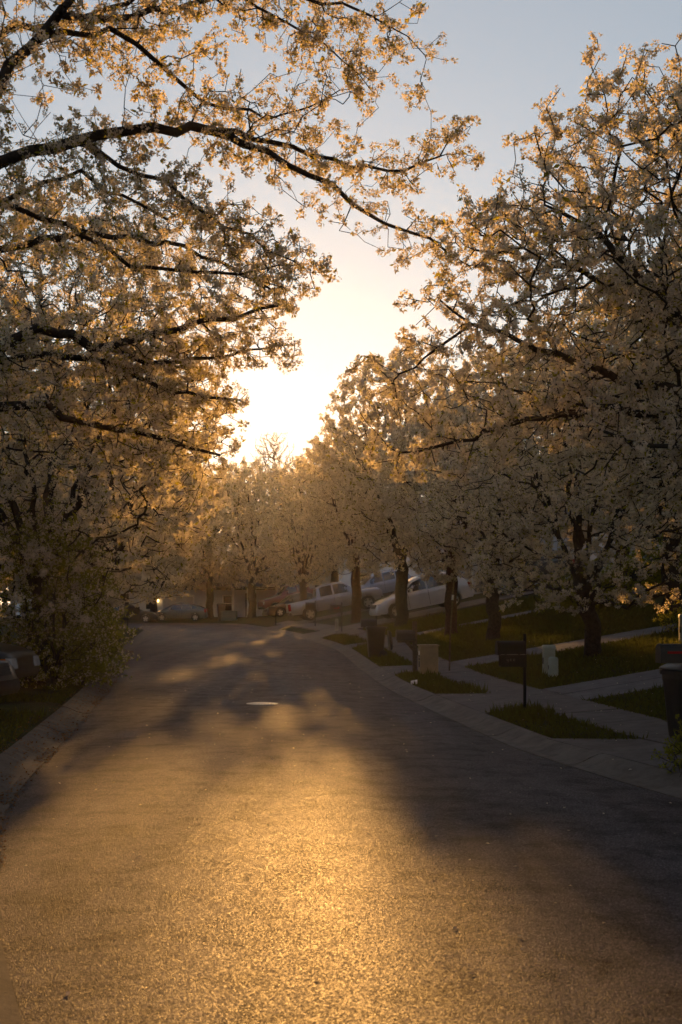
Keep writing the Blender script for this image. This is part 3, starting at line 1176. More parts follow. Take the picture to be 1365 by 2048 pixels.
def build_second_left():
    base = np.array([-7.2, 14.6, 0.2])
    fork = base + [0.2, 0.1, 2.1]
    A = [fork, at(-250, 820, 14.4), at(-80, 730, 14.5), at(0, 690, 14.5), at(90, 655, 14.6), at(190, 690, 14.7), at(320, 665, 15.0), at(430, 640, 15.3), at(560, 610, 15.6)]
    B = [fork, at(-200, 760, 14.8), at(0, 718, 15.0), at(180, 724, 15.2), at(280, 755, 15.3), at(370, 790, 15.5), at(480, 800, 15.8)]
    C = [fork, at(-220, 860, 14.2), at(0, 808, 14.3), at(80, 808, 14.4), at(185, 845, 14.6), at(330, 880, 15.0), at(440, 910, 15.4)]
    D = [fork, at(-300, 600, 15), at(-60, 520, 15.2), at(120, 470, 15.5), at(280, 480, 15.8), at(430, 520, 16.1), at(560, 590, 16.3)]
    A2 = [at(190, 690, 14.7), at(300, 720, 15.1), at(420, 720, 15.6), at(590, 690, 16.0)]
    limbs = [([base - [0, 0, 0.3], (base + fork) / 2, fork], 0.24, 0.2, None), (A, 0.115, 0.02, 0), (B, 0.075, 0.012, 0), (C, 0.11, 0.015, 0), (D, 0.09, 0.015, 0), (A2, 0.03, 0.007, 1)]
    L = base
    limbs = [([np.array(p) - L for p in pts], a, b, k) for pts, a, b, k in limbs]
    at_ = [tube_attr(A, 0.8, 0.5, 480, 31, 0, 0.2), tube_attr(B, 0.8, 0.45, 420, 32, 0, 0.2), tube_attr(C, 0.85, 0.6, 460, 33, 0, 0.2), tube_attr(D, 0.9, 0.6, 420, 34, 0, 0.2), tube_attr(A2, 0.5, 0.35, 240, 35)]
    g = np.random.default_rng(36)
    fill = []
    for _ in range(420):
        fill.append(at(g.uniform(-80, 380), g.uniform(430, 960), g.uniform(15, 18.5)))
    attr = np.concatenate(at_ + [np.array(fill)]) - L
    w, c = tree_meshes('second_left', limbs, attr, 'fine', 1.15, 8.0, 0.010, 41, M['bark'], PET, 0.22, 0.0045, 2)
    plant_tree('pear_tree', w, c, L, 0, 1, 'blossoming pear tree with heavy dark horizontal limbs crossing in from the left edge', 'tree', 'blossoming pear trees')

def build_near_right():
    x, y = 6.7, 15.6
    z = top_z(x, y)
    L = np.array([x, y, z])
    fork = L + [-0.2, 0, 1.9]
    def q(px, py, d): return at(px, py, d)
    limbs = [([L - [0, 0, 0.3], L + [-0.05, 0, 1.0], fork], 0.27, 0.22, None),
             ([fork, q(1500, 830, 15.4), q(1365, 640, 15.2), q(1250, 520, 15.1), q(1170, 450, 15.0), q(1090, 410, 15.0)], 0.12, 0.015, 0),
             ([fork, q(1520, 880, 15.2), q(1365, 800, 15.0), q(1200, 745, 14.9), q(1080, 700, 14.9), q(950, 640, 15.0), q(880, 600, 15.1)], 0.11, 0.012, 0),
             ([fork, q(1520, 900, 15.0), q(1330, 835, 14.7), q(1180, 820, 14.6), q(1020, 850, 14.7), q(900, 890, 14.8), q(800, 905, 15.0)], 0.09, 0.010, 0),
             ([fork, q(1600, 780, 15.6), q(1480, 500, 15.6), q(1390, 330, 15.7), q(1320, 230, 15.8)], 0.11, 0.015, 0),
             ([fork, q(1560, 850, 15.9), q(1400, 700, 16.4), q(1240, 580, 16.8), q(1090, 520, 17.2), q(950, 500, 17.4)], 0.09, 0.012, 0),
             ([fork, q(1620, 900, 15.6), q(1500, 900, 14.2), q(1380, 900, 13.4), q(1240, 880, 13.2), q(1150, 850, 13.2)], 0.08, 0.012, 0),
             ([fork, L + [1.5, 0.5, 5.0], L + [2.5, 1.0, 8.0]], 0.11, 0.015, 0),
             ([fork, L + [0.6, 1.5, 5.5], L + [0.3, 2.2, 9.0]], 0.10, 0.015, 0),
             ([fork, L + [2.0, -0.5, 4.0], L + [4.2, -0.8, 6.0]], 0.09, 0.015, 0)]
    limbs = [([np.array(p) - L for p in pts], a, b, k) for pts, a, b, k in limbs]
    g = np.random.default_rng(51)
    attr = []
    C = np.array([0, 0.3, 5.0])
    R = np.array([5.75, 4.2, 3.9])
    ph = g.uniform(0, 6.28, 5)
    while len(attr) < 5200:
        v = g.normal(size=3)
        v /= np.linalg.norm(v)
        az, el = math.atan2(v[1], v[0]), math.asin(v[2])
        wob = 1 + 0.10 * math.sin(5 * az + 6 * el + ph[0]) + 0.08 * math.sin(9 * el - 7 * az + ph[1]) + 0.07 * math.sin(13 * el + 3 * az + ph[2])
        p = C + v * R * g.uniform() ** 0.45 * wob
        if p[2] < 2.1 + 0.25 * max(0, -p[0] - 1):
            if g.uniform() > 0.12 or p[2] < 1.3:
                continue
        if p[0] > -0.5 and g.uniform() < 0.8:
            continue
        if p[2] > 8.5 - 0.78 * max(0.0, -2.5 - p[0]) + 0.25 * math.sin(4 * p[0] + 2 * p[1]):
            continue
        attr.append(p)
    w, c = tree_meshes('near_right', limbs, np.concatenate([np.array(attr)] + [tube_attr(l_[0], 0.3, 0.7, 150, 500 + i_, 0, 0.2) for i_, l_ in enumerate(limbs[1:7])]), 0, 1.14, 13, 0.011, 52, M['bark'], PET, 0.3, 0.006, 2)
    plant_tree('pear_tree', w, c, L, 0, 1, 'huge dense blossoming pear tree filling the upper right with dark arching limbs', 'tree', 'blossoming pear trees')

build_near_left()
build_second_left()
build_near_right()

# ---- standard pear trees
def std(name, R, th, z0, z1, n, r0, kind, scale, dens, seed, rmax=0.011, lean=(0, 0), bark='bark', mats=PET, nl=7, rho=0.40, top=0.75, tips=2, r_tip=0.006, lod=0, bal=0.32, low=0.55, lump=0.22, spread=0.62):
    limbs = pear_limbs(R, th, z1, r0, seed, nl, lean, spread)
    attr = crown_attr(n, R, z0, z1, seed, rho, top, lump, low)
    return tree_meshes(name, limbs, attr, kind, scale, dens, rmax, seed, M[bark], mats, bal, r_tip, tips, lod)

G = 'blossoming pear trees'
# medium trees of their own
w, c = std('low_right', 3.3, 1.15, 1.1, 7.2, 2000, 0.155, 0, 1.5, 9, 61, low=0.6, lean=(-0.25, 0))
mr = (5.45, 27.0)
plant_tree('pear_tree', w, c, (*mr, top_z(*mr)), 0.4, 1, 'low spreading blossoming pear tree with two stems on the dark lawn between two driveways', 'tree', G)
w, c = std('third_left', 3.5, 1.6, 1.2, 8.2, 2000, 0.17, 0, 1.5, 11, 62, lean=(0.2, 0))
plant_tree('pear_tree', w, c, (-6.1, 25.0, top_z(-6.1, 25.0)), 1.0, 1.2, 'blossoming pear tree with forked dark trunk rising behind the leafy shrub at the left edge', 'tree', G)
w, c = std('white_right', 2.5, 2.3, 1.9, 5.8, 1500, 0.17, 1, 1.15, 11, 63, low=0.35)
plant_tree('pear_tree', w, c, (4.5, 37.0, top_z(4.5, 37)), 0.2, 1, 'pale rounded blossoming pear tree on the lawn behind the black mailbox', 'tree', G)
# shared variants
VAR = [std('variant_a', 3.0, 2.2, 2.0, 9.5, 1700, 0.205, 1, 1.6, 10, 71, bark='bark', low=0.4),
       std('variant_b', 2.7, 2.3, 2.1, 8.4, 1600, 0.19, 1, 1.6, 10, 72, bark='bark_red', low=0.35),
       std('variant_c', 3.5, 1.9, 1.6, 7.6, 1700, 0.21, 1, 1.6, 10, 73, bark='bark', low=0.5)]
def pv(k, x, y, rz, s, label, dz=0.0):
    w, c = VAR[k]
    plant_tree('pear_tree', w, c, (x, y, top_z(x, y) + dz), rz, s, label, 'tree', G)

pv(1, 3.75, 42.5, 0.7, (0.92, 0.92, 0.95), 'blossoming pear tree whose trunk hides the rear of the white car')
pv(0, 2.5, 51.5, 2.1, (1.08, 1.08, 1.2), 'tall blossoming pear tree with double trunk in front of the white car hood')
pv(1, 0.75, 62.0, 3.9, (1.08, 1.08, 1.15), 'blossoming pear tree with reddish trunk beside the silver pickup door')
pv(0, -2.5, 83.0, 5.0, (1.05, 1.05, 1.1), 'blossoming pear tree with thick trunk behind the silver pickup bed')
pv(2, -7.4, 104.0, 1.2, (1.35, 1.35, 1.72), 'blossoming pear tree in front of the house porch at the end of the road')
pv(2, -15.2, 101.5, 2.6, (1.25, 1.25, 1.35), 'low grey blossoming pear tree over the parked hatchback at the road end')
pv(2, -9.3, 49.0, 0.3, (1.45, 1.45, 1.45), 'sunlit blossoming pear tree leaning over the left kerb beyond the shrubs')
pv(0, -12.4, 62.0, 3.3, (1.45, 1.45, 1.15), 'blossoming pear tree on the left farther down the road than the sunlit one')
pv(1, 11.0, 49.0, 4.4, (1.2, 1.2, 1.1), 'blossoming pear tree behind the pale rounded one near the pale blue house')
pv(0, 9.5, 36.0, 1.9, 1.1, 'blossoming pear tree at the right edge beyond the upper driveway')
pv(0, -0.6, 110.0, 0.1, 1.5, 'blossoming pear tree between the two houses behind the pickup trucks')
pv(2, -20.5, 107.0, 2.2, (1.4, 1.4, 1.6), 'blossoming pear tree behind the low grey one at the end of the street')
pv(0, -16.0, 71.0, 0.5, (1.3, 1.3, 1.2), 'blossoming pear tree on the corner lawn beyond the left mailbox')
pv(0, -9.4, 30.5, 4.1, 1.0, 'blossoming pear tree behind the leafy shrub on the left bank')

pv(2, -11.4, 108.5, 4.2, (1.3, 1.3, 1.7), 'blossoming pear tree rising behind the hatchback between two nearer trees')
pv(2, -17.5, 73.5, 5.6, (1.3, 1.3, 1.35), 'blossoming pear tree next to the corner lawn tree down the side street')
pv(0, 8.9, 65.5, 1.1, 1.35, 'blossoming pear tree added behind the black car to block the sun')  # added to keep the sun off the tree at the right edge
# unseen trees added around the viewpoint to shut out sky light
for k_, x_, y_, r_, s_, t_ in ((0, 9.6, 3.5, 0.4, 1.2, 'right of the camera'), (2, 13.5, -5.0, 1.4, 1.4, 'behind the camera on the right'), (0, -5.2, -1.5, 2.4, 1.25, 'left of the camera'), (2, -2.5, -11.0, 3.1, 1.4, 'behind the camera on the left'),
                               (1, 17.5, 9.0, 0.9, 1.4, 'up the slope to the right of the camera'), (0, 16.0, 19.5, 5.2, 1.35, 'up the slope beyond the right edge'), (2, 11.6, 24.3, 0.6, 1.2, 'just beyond the right edge above the lawn'), (0, 15.5, 31.0, 3.6, 1.3, 'beyond the right edge above the upper driveway'), (1, 8.0, -16.0, 4.0, 1.5, 'farthest behind the camera'), (2, -11.5, 6.5, 1.8, 1.35, 'on the lawn left of the camera'), (0, -13.5, 17.0, 0.2, 1.3, 'beyond the left edge behind the parked cars')):
    pv(k_, x_, y_, r_, s_, 'unseen blossoming pear tree added to block sky light ' + t_)

# bare tall trees beyond the houses
def build_bare(name, x, y, H, seed, label):
    limbs = pear_limbs(2.6, 5.0, H, 0.26, seed, 6, (0, 0), 0.55)
    attr = crown_attr(1300, 2.7, 5.0, H, seed, 0.55, 0.5, 0.3)
    P, par, rad, kids, order = grow(limbs, attr, 0.5, 0.026, seed=seed)
    wood = wood_mesh(name, P, par, rad, kids, order, [M['bark_red']], 1)
    pts = spray_points(P, par, rad, 2.6, 0.06, seed, 1)
    crown = crown_mesh(name + '_buds', pts, 'bud', 1.7, [M['bud'], M['bud']], seed)
    plant_tree('bare_tree', wood, crown, (x, y, top_z(x, y)), 0, 1, label, 'tree', 'tall bare trees behind the houses')
build_bare('bare_a', -7.6, 139, 20.0, 81, 'tall budding tree with thin upright twigs just under the bright sky gap')
build_bare('bare_b', -11.0, 146, 17.0, 82, 'smaller budding tree left of the tall one under the bright sky gap')
build_bare('bare_c', -4.6, 143, 17.5, 83, 'budding tree partly hidden right of the tall one under the sky gap')

# background wood
def build_woods():
    w, c = std('wood_tree', 3.8, 2.4, 2.0, 11.0, 1000, 0.25, 2, 1.9, 5, 85, lod=1, r_tip=0.006)
    k = 0
    spots = []
    for x in np.arange(-60, 62, 7.5):
        spots.append((x + rng.uniform(-2, 2), 128 + rng.uniform(-6, 10), rng.uniform(0.85, 1.05)))
    for y in np.arange(28, 120, 9.0):
        spots.append((25 + rng.uniform(-2, 3) + y * 0.08, y, rng.uniform(0.9, 1.15)))
    for y in np.arange(14, 76, 9.0):
        spots.append((-17 - y * 0.1 + rng.uniform(-3, 1), y, rng.uniform(0.8, 1.0)))
    seq = {}
    ORD = 'first second third fourth fifth sixth seventh eighth ninth tenth eleventh twelfth thirteenth fourteenth fifteenth sixteenth seventeenth eighteenth'.split()
    for i, (x, y, s) in enumerate(spots):
        px = PX0 + x / y * FPX
        if -12 < x + 7.5 < 4 and y > 100:
            s *= 0.72
        side = 'behind the houses on the right slope' if x > 12 and y < 120 else ('behind the left bank' if x < -12 and y < 100 else 'in the far row behind the houses')
        seq[side] = seq.get(side, 0) + 1
        plant_tree('pear_tree', w, c, (x, y, top_z(x, y)), rng.uniform(0, 6.28), s, 'hazy blossoming tree ' + side + ', ' + ORD[seq[side] - 1] + (' from the left' if 'far row' in side else ' from the camera'), 'tree', 'background trees ' + side)
build_woods()

# ------------------------------------------------------------------ shrubs
def shrub(name, x, y, R, H, n, seed, kind, scale, dens, label, cat='shrub', squash=(1, 1), group=None, mats=None):
    mats = mats or GRN
    g = np.random.default_rng(seed)
    limbs = []
    for k in range(6):
        az = g.uniform(0, 6.28)
        e = np.array([math.cos(az) * R * 0.5 * squash[0], math.sin(az) * R * 0.5 * squash[1], H * g.uniform(0.5, 0.85)])
        s0 = np.array([math.cos(az) * 0.12, math.sin(az) * 0.12, -0.1])
        limbs.append(([s0, s0 * 0.5 + e * 0.45 + g.normal(0, 0.05, 3), e], 0.022 + 0.006 * H, 0.006, None))
    attr = crown_attr(n, R, 0.08, H, seed, 0.45, 0.7, 0.3, 0.85, squash)
    w, c = tree_meshes(name, limbs, attr, kind, scale, dens, 0.02, seed, M['bark'], mats, 0.3, 0.003, 1)
    root = empty('shrub', (x, y, top_z(x, y)))
    for nm, me in (('stem', w), ('foliage', c)):
        o = bpy.data.objects.new(nm, me)
        COL.objects.link(o)
        o.parent = root
    tag(root, label, cat, group)

SG = 'shrubs along the left kerb'
shrub('bush_a', -5.75, 24.5, 1.15, 3.5, 1500, 101, 'shrub', 1.1, 9, 'tall leafy shrub speckled with white blossom behind the dark pickup truck', group=SG)
shrub('bush_b', -5.55, 26.6, 1.0, 2.9, 1100, 102, 'shrub', 1.1, 9, 'medium leafy shrub beside the tall blossoming one at the kerb', group=SG)
shrub('bush_c', -5.75, 28.3, 0.85, 1.5, 800, 103, 'green', 1.0, 10, 'low yellow green shrub catching the sun at the kerb edge', group=SG)
shrub('bush_d', -7.2, 34.5, 0.9, 1.9, 700, 104, 'shrub', 1.15, 8, 'leafy shrub farther along the left kerb beyond the sunlit one', group=SG)
shrub('bush_e', -8.3, 25.5, 1.8, 4.2, 1500, 105, 'shrub', 1.2, 8, 'tall dark shrub at the left edge behind the parked cars', group=SG)
shrub('bush_f', -5.35, 25.0, 0.6, 0.75, 450, 106, 'green', 0.9, 10, 'small dark green shrub trailing onto the left gutter', group=SG)
shrub('weed_a', 3.45, 12.0, 0.40, 0.17, 300, 107, 'green', 0.55, 12, 'low dark leafy plant at the kerb in the lower right corner', 'plant')
shrub('hedge_a', 11.5, 43.0, 2.4, 1.7, 900, 108, 'green', 1.8, 7, 'dark evergreen hedge on the slope at the right edge', 'hedge', (1.0, 0.6))
shrub('hedge_b', 8.2, 42.6, 1.6, 1.3, 700, 109, 'green', 1.8, 7, 'dark evergreen bush left of the hedge on the right slope', 'hedge', (1.0, 0.6))
shrub('weed_b', 8.05, 29.3, 0.6, 0.4, 260, 110, 'green', 0.9, 10, 'low ragged plant beside the upper driveway at the right edge', 'plant')

# ------------------------------------------------------------------ grass, litter
def build_grass():
    g = np.random.default_rng(5)
    pts = []
    n_try = 190000
    Y = 9 + 45 * g.uniform(0, 1, n_try) ** 1.7
    off = g.uniform(0.4, 9.5, n_try) ** 1.0
    X = xr_at(Y) + off
    P = np.stack([X, Y], 1)
    sd = sdist(P)
    keep = (sd > 0.47) & ~paved(P, sd, -0.07 * g.uniform(0, 1, n_try))
    P = P[keep]
    Yl = 6 + 44 * g.uniform(0, 1, 34000) ** 1.5
    Xl = xl_at(Yl) - 0.4 - 2.6 * g.uniform(0, 1, len(Yl))
    Q = np.stack([Xl, Yl], 1)
    sq = sdist(Q)
    bare = np.sin(Q[:, 0] * 2.1 + Q[:, 1] * 0.9) + np.sin(Q[:, 1] * 1.7) < 0.5
    Q = Q[(sq > 0.5) & bare]
    A = np.concatenate([P, Q])
    z = base_z(A) - 0.02
    n = len(A)
    h = g.uniform(0.018, 0.062, n) * g.choice([0.7, 1.0, 1.0, 1.5], n) * (1 + 0.6 * (np.sin(A[:, 0] * 1.9) * np.sin(A[:, 1] * 1.3) > 0.4)) * (1 + A[:, 1] / 60)
    wd = g.uniform(0.006, 0.013, n) * (0.8 + A[:, 1] / 22)
    az = g.uniform(0, 6.28, n)
    ln = g.normal(0, 0.035, (n, 2))
    b = np.column_stack([A, z])
    s = np.column_stack([np.cos(az), np.sin(az), np.zeros(n)]) * wd[:, None]
    tip = b + np.column_stack([ln, h])
    V = np.stack([b - s, b + s, tip], 1).reshape(-1, 3)
    me = numpy_mesh('grass', V, np.arange(n * 3), np.arange(n) * 3, None, [M['blade']], None, g.uniform(0, 1, n))
    o = bpy.data.objects.new('grass', me)
    COL.objects.link(o)
    tag(o, 'short uneven lawn grass beside the road', 'grass', kind='stuff')

def scatter_quads(name, P, z, size, mat, seed, label, cat, flatness=0.25):
    g = np.random.default_rng(seed)
    n = len(P)
    R = rot_mats(g, n)
    a = R[:, :, 0].copy(); a[:, 2] *= flatness
    b = np.cross(np.array([0, 0, 1.0]) + g.normal(0, flatness, (n, 3)), a)
    s = (size * g.uniform(0.5, 1.3, n))[:, None]
    c = np.column_stack([P, z])
    a = a / np.linalg.norm(a, axis=1, keepdims=True) * s
    b = b / np.linalg.norm(b, axis=1, keepdims=True) * s * 0.6
    up = np.array([0, 0, 1.0]) * s * 0.25
    V = np.stack([c - a, c - b + up, c + a, c + b + up], 1).reshape(-1, 3)
    me = numpy_mesh(name, V, np.arange(n * 4), np.arange(n) * 4, None, [mat], None, g.uniform(0, 1, n))
    o = bpy.data.objects.new(name, me)
    COL.objects.link(o)
    tag(o, label, cat, kind='stuff')

build_grass()
def build_litter():
    g = np.random.default_rng(9)
    Y = 4.5 + 40 * g.uniform(0, 1, 7600) ** 1.35
    off = np.abs(g.normal(0, 0.33, len(Y)))
    clump = 0.35 + 0.65 * (np.sin(Y * 0.9) + np.sin(Y * 2.3 + 1) > 0.2)
    keep = g.uniform(0, 1, len(Y)) < clump
    keep &= Y > 8.0
    Y, off = Y[keep], off[keep]
    X = xl_at(Y) + 0.06 - off
    z = np.array([road_surf(x, y) for x, y in zip(X, Y)])
    o = np.clip(xl_at(Y) - X, 0, 0.45)
    z += np.interp(o, [0, 0.1, 0.2, 0.3, 0.45], [0.008, 0.012, 0.045, 0.09, 0.125]) + 0.006
    scatter_quads('fallen_leaves', np.stack([X, Y], 1), z, 0.016, M['dry'], 10, 'brown leaf litter gathered along the left gutter', 'leaves', 0.35)
    Y = 4.6 + 26 * g.uniform(0, 1, 240) ** 1.3
    X = xl_at(Y) + (xr_at(Y) - xl_at(Y)) * g.uniform(0.03, 0.97, len(Y))
    z = np.array([road_surf(x, y) for x, y in zip(X, Y)]) + 0.004
    Yr = 9 + 26 * g.uniform(0, 1, 420) ** 1.2
    Xr = xr_at(Yr) + g.uniform(0.05, 7.0, len(Yr)) ** 1.0
    X, Y = np.concatenate([X, Xr]), np.concatenate([Y, Yr])
    sdr = sdist(np.stack([Xr, Yr], 1))
    zr_ = base_z(np.stack([Xr, Yr], 1)) + np.where(sdr < 0.45, np.interp(sdr, [0, 0.1, 0.2, 0.3, 0.45], [0.0, 0.0, 0.035, 0.075, 0.115]) - 0.115, 0.0) + 0.012
    z = np.concatenate([z, zr_])
    scatter_quads('fallen_petals', np.stack([X, Y], 1), z, 0.016, M['petal'], 12, 'scattered pale petals lying on the road and the lawns', 'petals', 0.2)
build_litter()

# ------------------------------------------------------------------ vehicles
def arr(pts):
    return np.array(pts, float)

def make_wheel(root, x, y, r, side, rim_m):
    mb = MB()
    prof = [(0.55, -0.10), (0.80, -0.115), (0.93, -0.11), (1.0, -0.07), (1.0, 0.07), (0.93, 0.11), (0.80, 0.115), (0.55, 0.10)]
    rings = []
    for a in np.linspace(0, 2 * math.pi, 25):
        rings.append([Vector((q * r * math.cos(a), w, q * r * math.sin(a))) for q, w in prof])
    mb.loft(rings, False, 0, True, True)
    wheel = mb.build('wheel', M['rubber'], root, (x, y, r))
    mb = MB()
    o = side * 0.085
    n = 24
    ring = [[Vector((q * r * math.cos(a), o + side * e, q * r * math.sin(a))) for a in np.linspace(0, 2 * math.pi, n, endpoint=False)] for q, e in ((0.66, -0.06), (0.66, 0.02), (0.60, 0.025), (0.57, -0.02))]
    mb.loft(ring, False)
    for k in range(5):
        a = 2 * math.pi * k / 5 + 0.3
        ca, sa = math.cos(a), math.sin(a)
        w = 0.055 * r / 0.34
        pts = []
        for q, ww in ((0.10, w * 1.2), (0.60, w * 0.8)):
            for s in (-1, 1):
                for e in (0.0, 0.02):
                    pts.append((q * r * ca - s * ww * sa, o + side * e, q * r * sa + s * ww * ca))
        mb.add(pts, [(0, 2, 6, 4), (1, 5, 7, 3), (0, 4, 5, 1), (2, 3, 7, 6)])
    hub = [[Vector((q * r * math.cos(a), o + side * e, q * r * math.sin(a))) for a in np.linspace(0, 2 * math.pi, 12, endpoint=False)] for q, e in ((0.16, -0.02), (0.16, 0.025), (0.05, 0.03))]
    mb.loft(hub, True)
    mb.build('rim', rim_m, wheel)
    mb = MB()
    disc = [[Vector((q * r * math.cos(a), o - side * 0.05, q * r * math.sin(a))) for a in np.linspace(0, 2 * math.pi, 20, endpoint=False)] for q in (0.62, 0.02)]
    mb.loft(disc, False)
    mb.build('brake_disc', M['dark_trim'], wheel)

def make_car(name, label, x, y, heading, s, pm, lift=0.0, cat='car'):
    """Body and cabin lofted from side profiles; x runs from the tail (0) to the nose (L)."""
    L, W = s['L'], s['W']
    rw = s['rw']
    sh, rf = arr(s['shoulder']), arr(s['roof'])
    fx, rx = L - s['fo'], L - s['fo'] - s['wb']
    ra = rw * 1.16
    zsill = s.get('sill', 0.27)
    root = empty(name)
    xs = np.unique(np.round(np.concatenate([np.linspace(0, L, 44), [L * 0.004, L * 0.996], fx + ra * np.cos(np.linspace(0, math.pi, 11)), rx + ra * np.cos(np.linspace(0, math.pi, 11)), sh[:, 0]]), 4))
    def zs(v): return np.interp(v, sh[:, 0], sh[:, 1])
    def zr(v): return np.interp(v, rf[:, 0], rf[:, 1])
    def hw(v):
        t = abs(v - L / 2) / (L / 2)
        return W / 2 * (1 - 0.13 * t ** 7 - 0.02 * t ** 2)
    bed = s.get('bed')
    rings = []
    for v in xs:
        top = zs(v)
        zb = zsill + 0.10 * max(0, (abs(v - L / 2) / (L / 2)) ** 10)
        for c in (fx, rx):
            if abs(v - c) < ra:
                zb = max(zb, rw + math.sqrt(max(0, ra * ra - (v - c) ** 2)))
        zb = min(zb, top - 0.06)
        w = hw(v)
        h = top - zb
        half = [(w * 0.965, zb), (w * 1.0, zb + 0.28 * h), (w * 1.0, zb + 0.55 * h), (w * 0.985, zb + 0.78 * h), (w * 0.955, top - 0.03)]
        if bed and bed[0] < v < bed[1]:
            half += [(w * 0.93, top), (w * 0.86, top), (w * 0.86, zsill + 0.34), (0.0, zsill + 0.34)]
        else:
            half += [(w * 0.90, top), (w * 0.72, top + 0.012), (w * 0.40, top + 0.03), (0.0, top + 0.035)]
        ring = [Vector((v - L / 2, p, q)) for p, q in half] + [Vector((v - L / 2, -p, q)) for p, q in half[-2::-1]]
        rings.append(ring)
    mb = MB()
    mb.loft(rings, True, 0, True, False)
    # floor
    mb.add([r[0] for r in rings] + [r[-1] for r in rings], [(i, i + 1, len(rings) + i + 1, len(rings) + i) for i in range(len(rings) - 1)])
    body = mb.build('body', pm, root)
    mb = MB()
    mb.box((0, 0, zsill + 0.13), (L * 0.9, W * 0.66, 0.34))
    mb.build('chassis', M['dark_trim'], root)
    # cabin
    c0, c1 = rf[0, 0], rf[-1, 0]
    cx = np.unique(np.round(np.concatenate([np.linspace(c0, c1, 26), rf[:, 0]]), 4))
    def cab(v):
        zb, zt = zs(v) - 0.015, max(zr(v), zs(v) - 0.01)
        wb = hw(v) * 0.925
        k = min(1.0, (zt - zb) / 0.5)
        wt = wb * (1 - 0.19 * k)
        return zb, zt, wb, wt
    rings = []
    for v in cx:
        zb, zt, wb, wt = cab(v)
        half = [(wb, zb), (wb + (wt - wb) * 0.5, zb + (zt - zb) * 0.52), (wt, zt - 0.05 * min(1, (zt - zb) / 0.3)), (wt * 0.86, zt), (wt * 0.45, zt + 0.02), (0, zt + 0.026)]
        rings.append([Vector((v - L / 2, p, q)) for p, q in half] + [Vector((v - L / 2, -p, q)) for p, q in half[-2::-1]])
    mb = MB()
    mb.loft(rings, True, 0, True, False)
    mb.build('cabin', pm, root)
    # side glass
    for sg in (-1, 1):
        for (a, b) in s['glass']:
            mb = MB()
            lo, hi = [], []
            for v in np.linspace(a, b, 9):
                zb, zt, wb, wt = cab(v)
                zl, zh = zb + 0.06, zt - 0.085
                zh = max(zh, zl + 0.01)
                for z, out in ((zl, lo), (zh, hi)):
                    t = (z - zb) / max(0.02, zt - 0.05 - zb)
                    out.append(Vector((v - L / 2, sg * (wb + (wt - wb) * t + 0.012), z)))
            n = len(lo)
            mb.add(lo + hi, [(i, i + 1, n + i + 1, n + i) for i in range(n - 1)])
            mb.build('side_window', M['glass'], root)
    for nm, (a, b) in (('windshield', s['front_glass']), ('rear_window', s['rear_glass'])):
        mb = MB()
        rows = []
        for v in np.linspace(a, b, 6):
            zb, zt, wb, wt = cab(v)
            wq = wt * 0.90
            rows.append([Vector((v - L / 2, wq * u, zt + 0.012 + 0.022 * (1 - u * u))) for u in np.linspace(-1, 1, 7)])
        mb.loft(rows, False, 0, True, False)
        mb.build(nm, M['glass'], root)
    for c in (fx, rx):
        for sg in (-1, 1):
            make_wheel(root, c - L / 2, sg * (W / 2 - 0.125), rw, sg, s.get('rim', M['rim']))
    # lamps, grille, bumpers
    zf = s['lamp_z']
    for sg in (-1, 1):
        mb = MB()
        mb.rrect([(L / 2 - s['nose'] - 0.025, sg * (W / 2 - 0.285), zf - s['lamp_h'] / 2, 0.22, 0.34), (L / 2 - s['nose'] - 0.055, sg * (W / 2 - 0.285), zf + s['lamp_h'] / 2, 0.20, 0.33)], 0.06, 4)
        hl = mb.build('headlight', M['lamp_glass'], root)
        if s.get('amber'):
            mb = MB()
            mb.rrect([(L / 2 - s['nose'] - 0.10, sg * (W / 2 - 0.125), zf - s['lamp_h'] / 2 + 0.01, 0.13, 0.10), (L / 2 - s['nose'] - 0.11, sg * (W / 2 - 0.125), zf + s['lamp_h'] / 2 - 0.01, 0.13, 0.10)], 0.03)
            mb.build('turn_signal', M['amber'], hl)
        mb = MB()
        mb.rrect([(-L / 2 + 0.07, sg * (W / 2 - 0.16), s['tail_z'] - s['tail_h'] / 2, 0.16, 0.22), (-L / 2 + 0.09, sg * (W / 2 - 0.16), s['tail_z'] + s['tail_h'] / 2, 0.16, 0.22)], 0.04)
        mb.build('taillight', M['red_lens'], root)
        mb = MB()
        mx = s['front_glass'][0] if s['front_glass'][0] < s['front_glass'][1] else s['front_glass'][1]
        mb.rrect([(mx + 0.12 - L / 2, sg * (W / 2 + 0.07), zs(mx) + 0.02, 0.12, 0.20), (mx + 0.10 - L / 2, sg * (W / 2 + 0.08), zs(mx) + 0.18, 0.10, 0.19)], 0.04)
        mb.build('mirror', pm, root)
        for hx in s['handles']:
            mb = MB()
            mb.box((hx - L / 2, sg * (hw(hx) * 1.0 + 0.008), zs(hx) - 0.13), (0.20, 0.03, 0.035))
            mb.build('door_handle', M['chrome'] if s.get('chrome') else pm, root)
        for gx in s['gaps']:
            mb = MB()
            mb.box((gx - L / 2, sg * (hw(gx) - 0.002), (zs(gx) + zsill) / 2 + 0.03), (0.012, 0.03, zs(gx) - zsill - 0.10))
            mb.build('door_gap', M['dark_trim'], root)
    mb = MB()
    mb.rrect([(L / 2 - 0.085, 0, zf - s['lamp_h'] * 0.75, 0.14, W * 0.48), (L / 2 - 0.135, 0, zf + s['lamp_h'] * 0.42, 0.14, W * 0.46)], 0.03)
    for q_ in range(3):
        mb.box((L / 2 - 0.02 - 0.012 * q_, 0, zf - s['lamp_h'] * (0.55 - 0.33 * q_)), (0.012, W * 0.44, 0.012))
    mb.build('grille', M['dark_trim'], root)
    bm = M['chrome'] if s.get('chrome') else pm
    mb = MB()
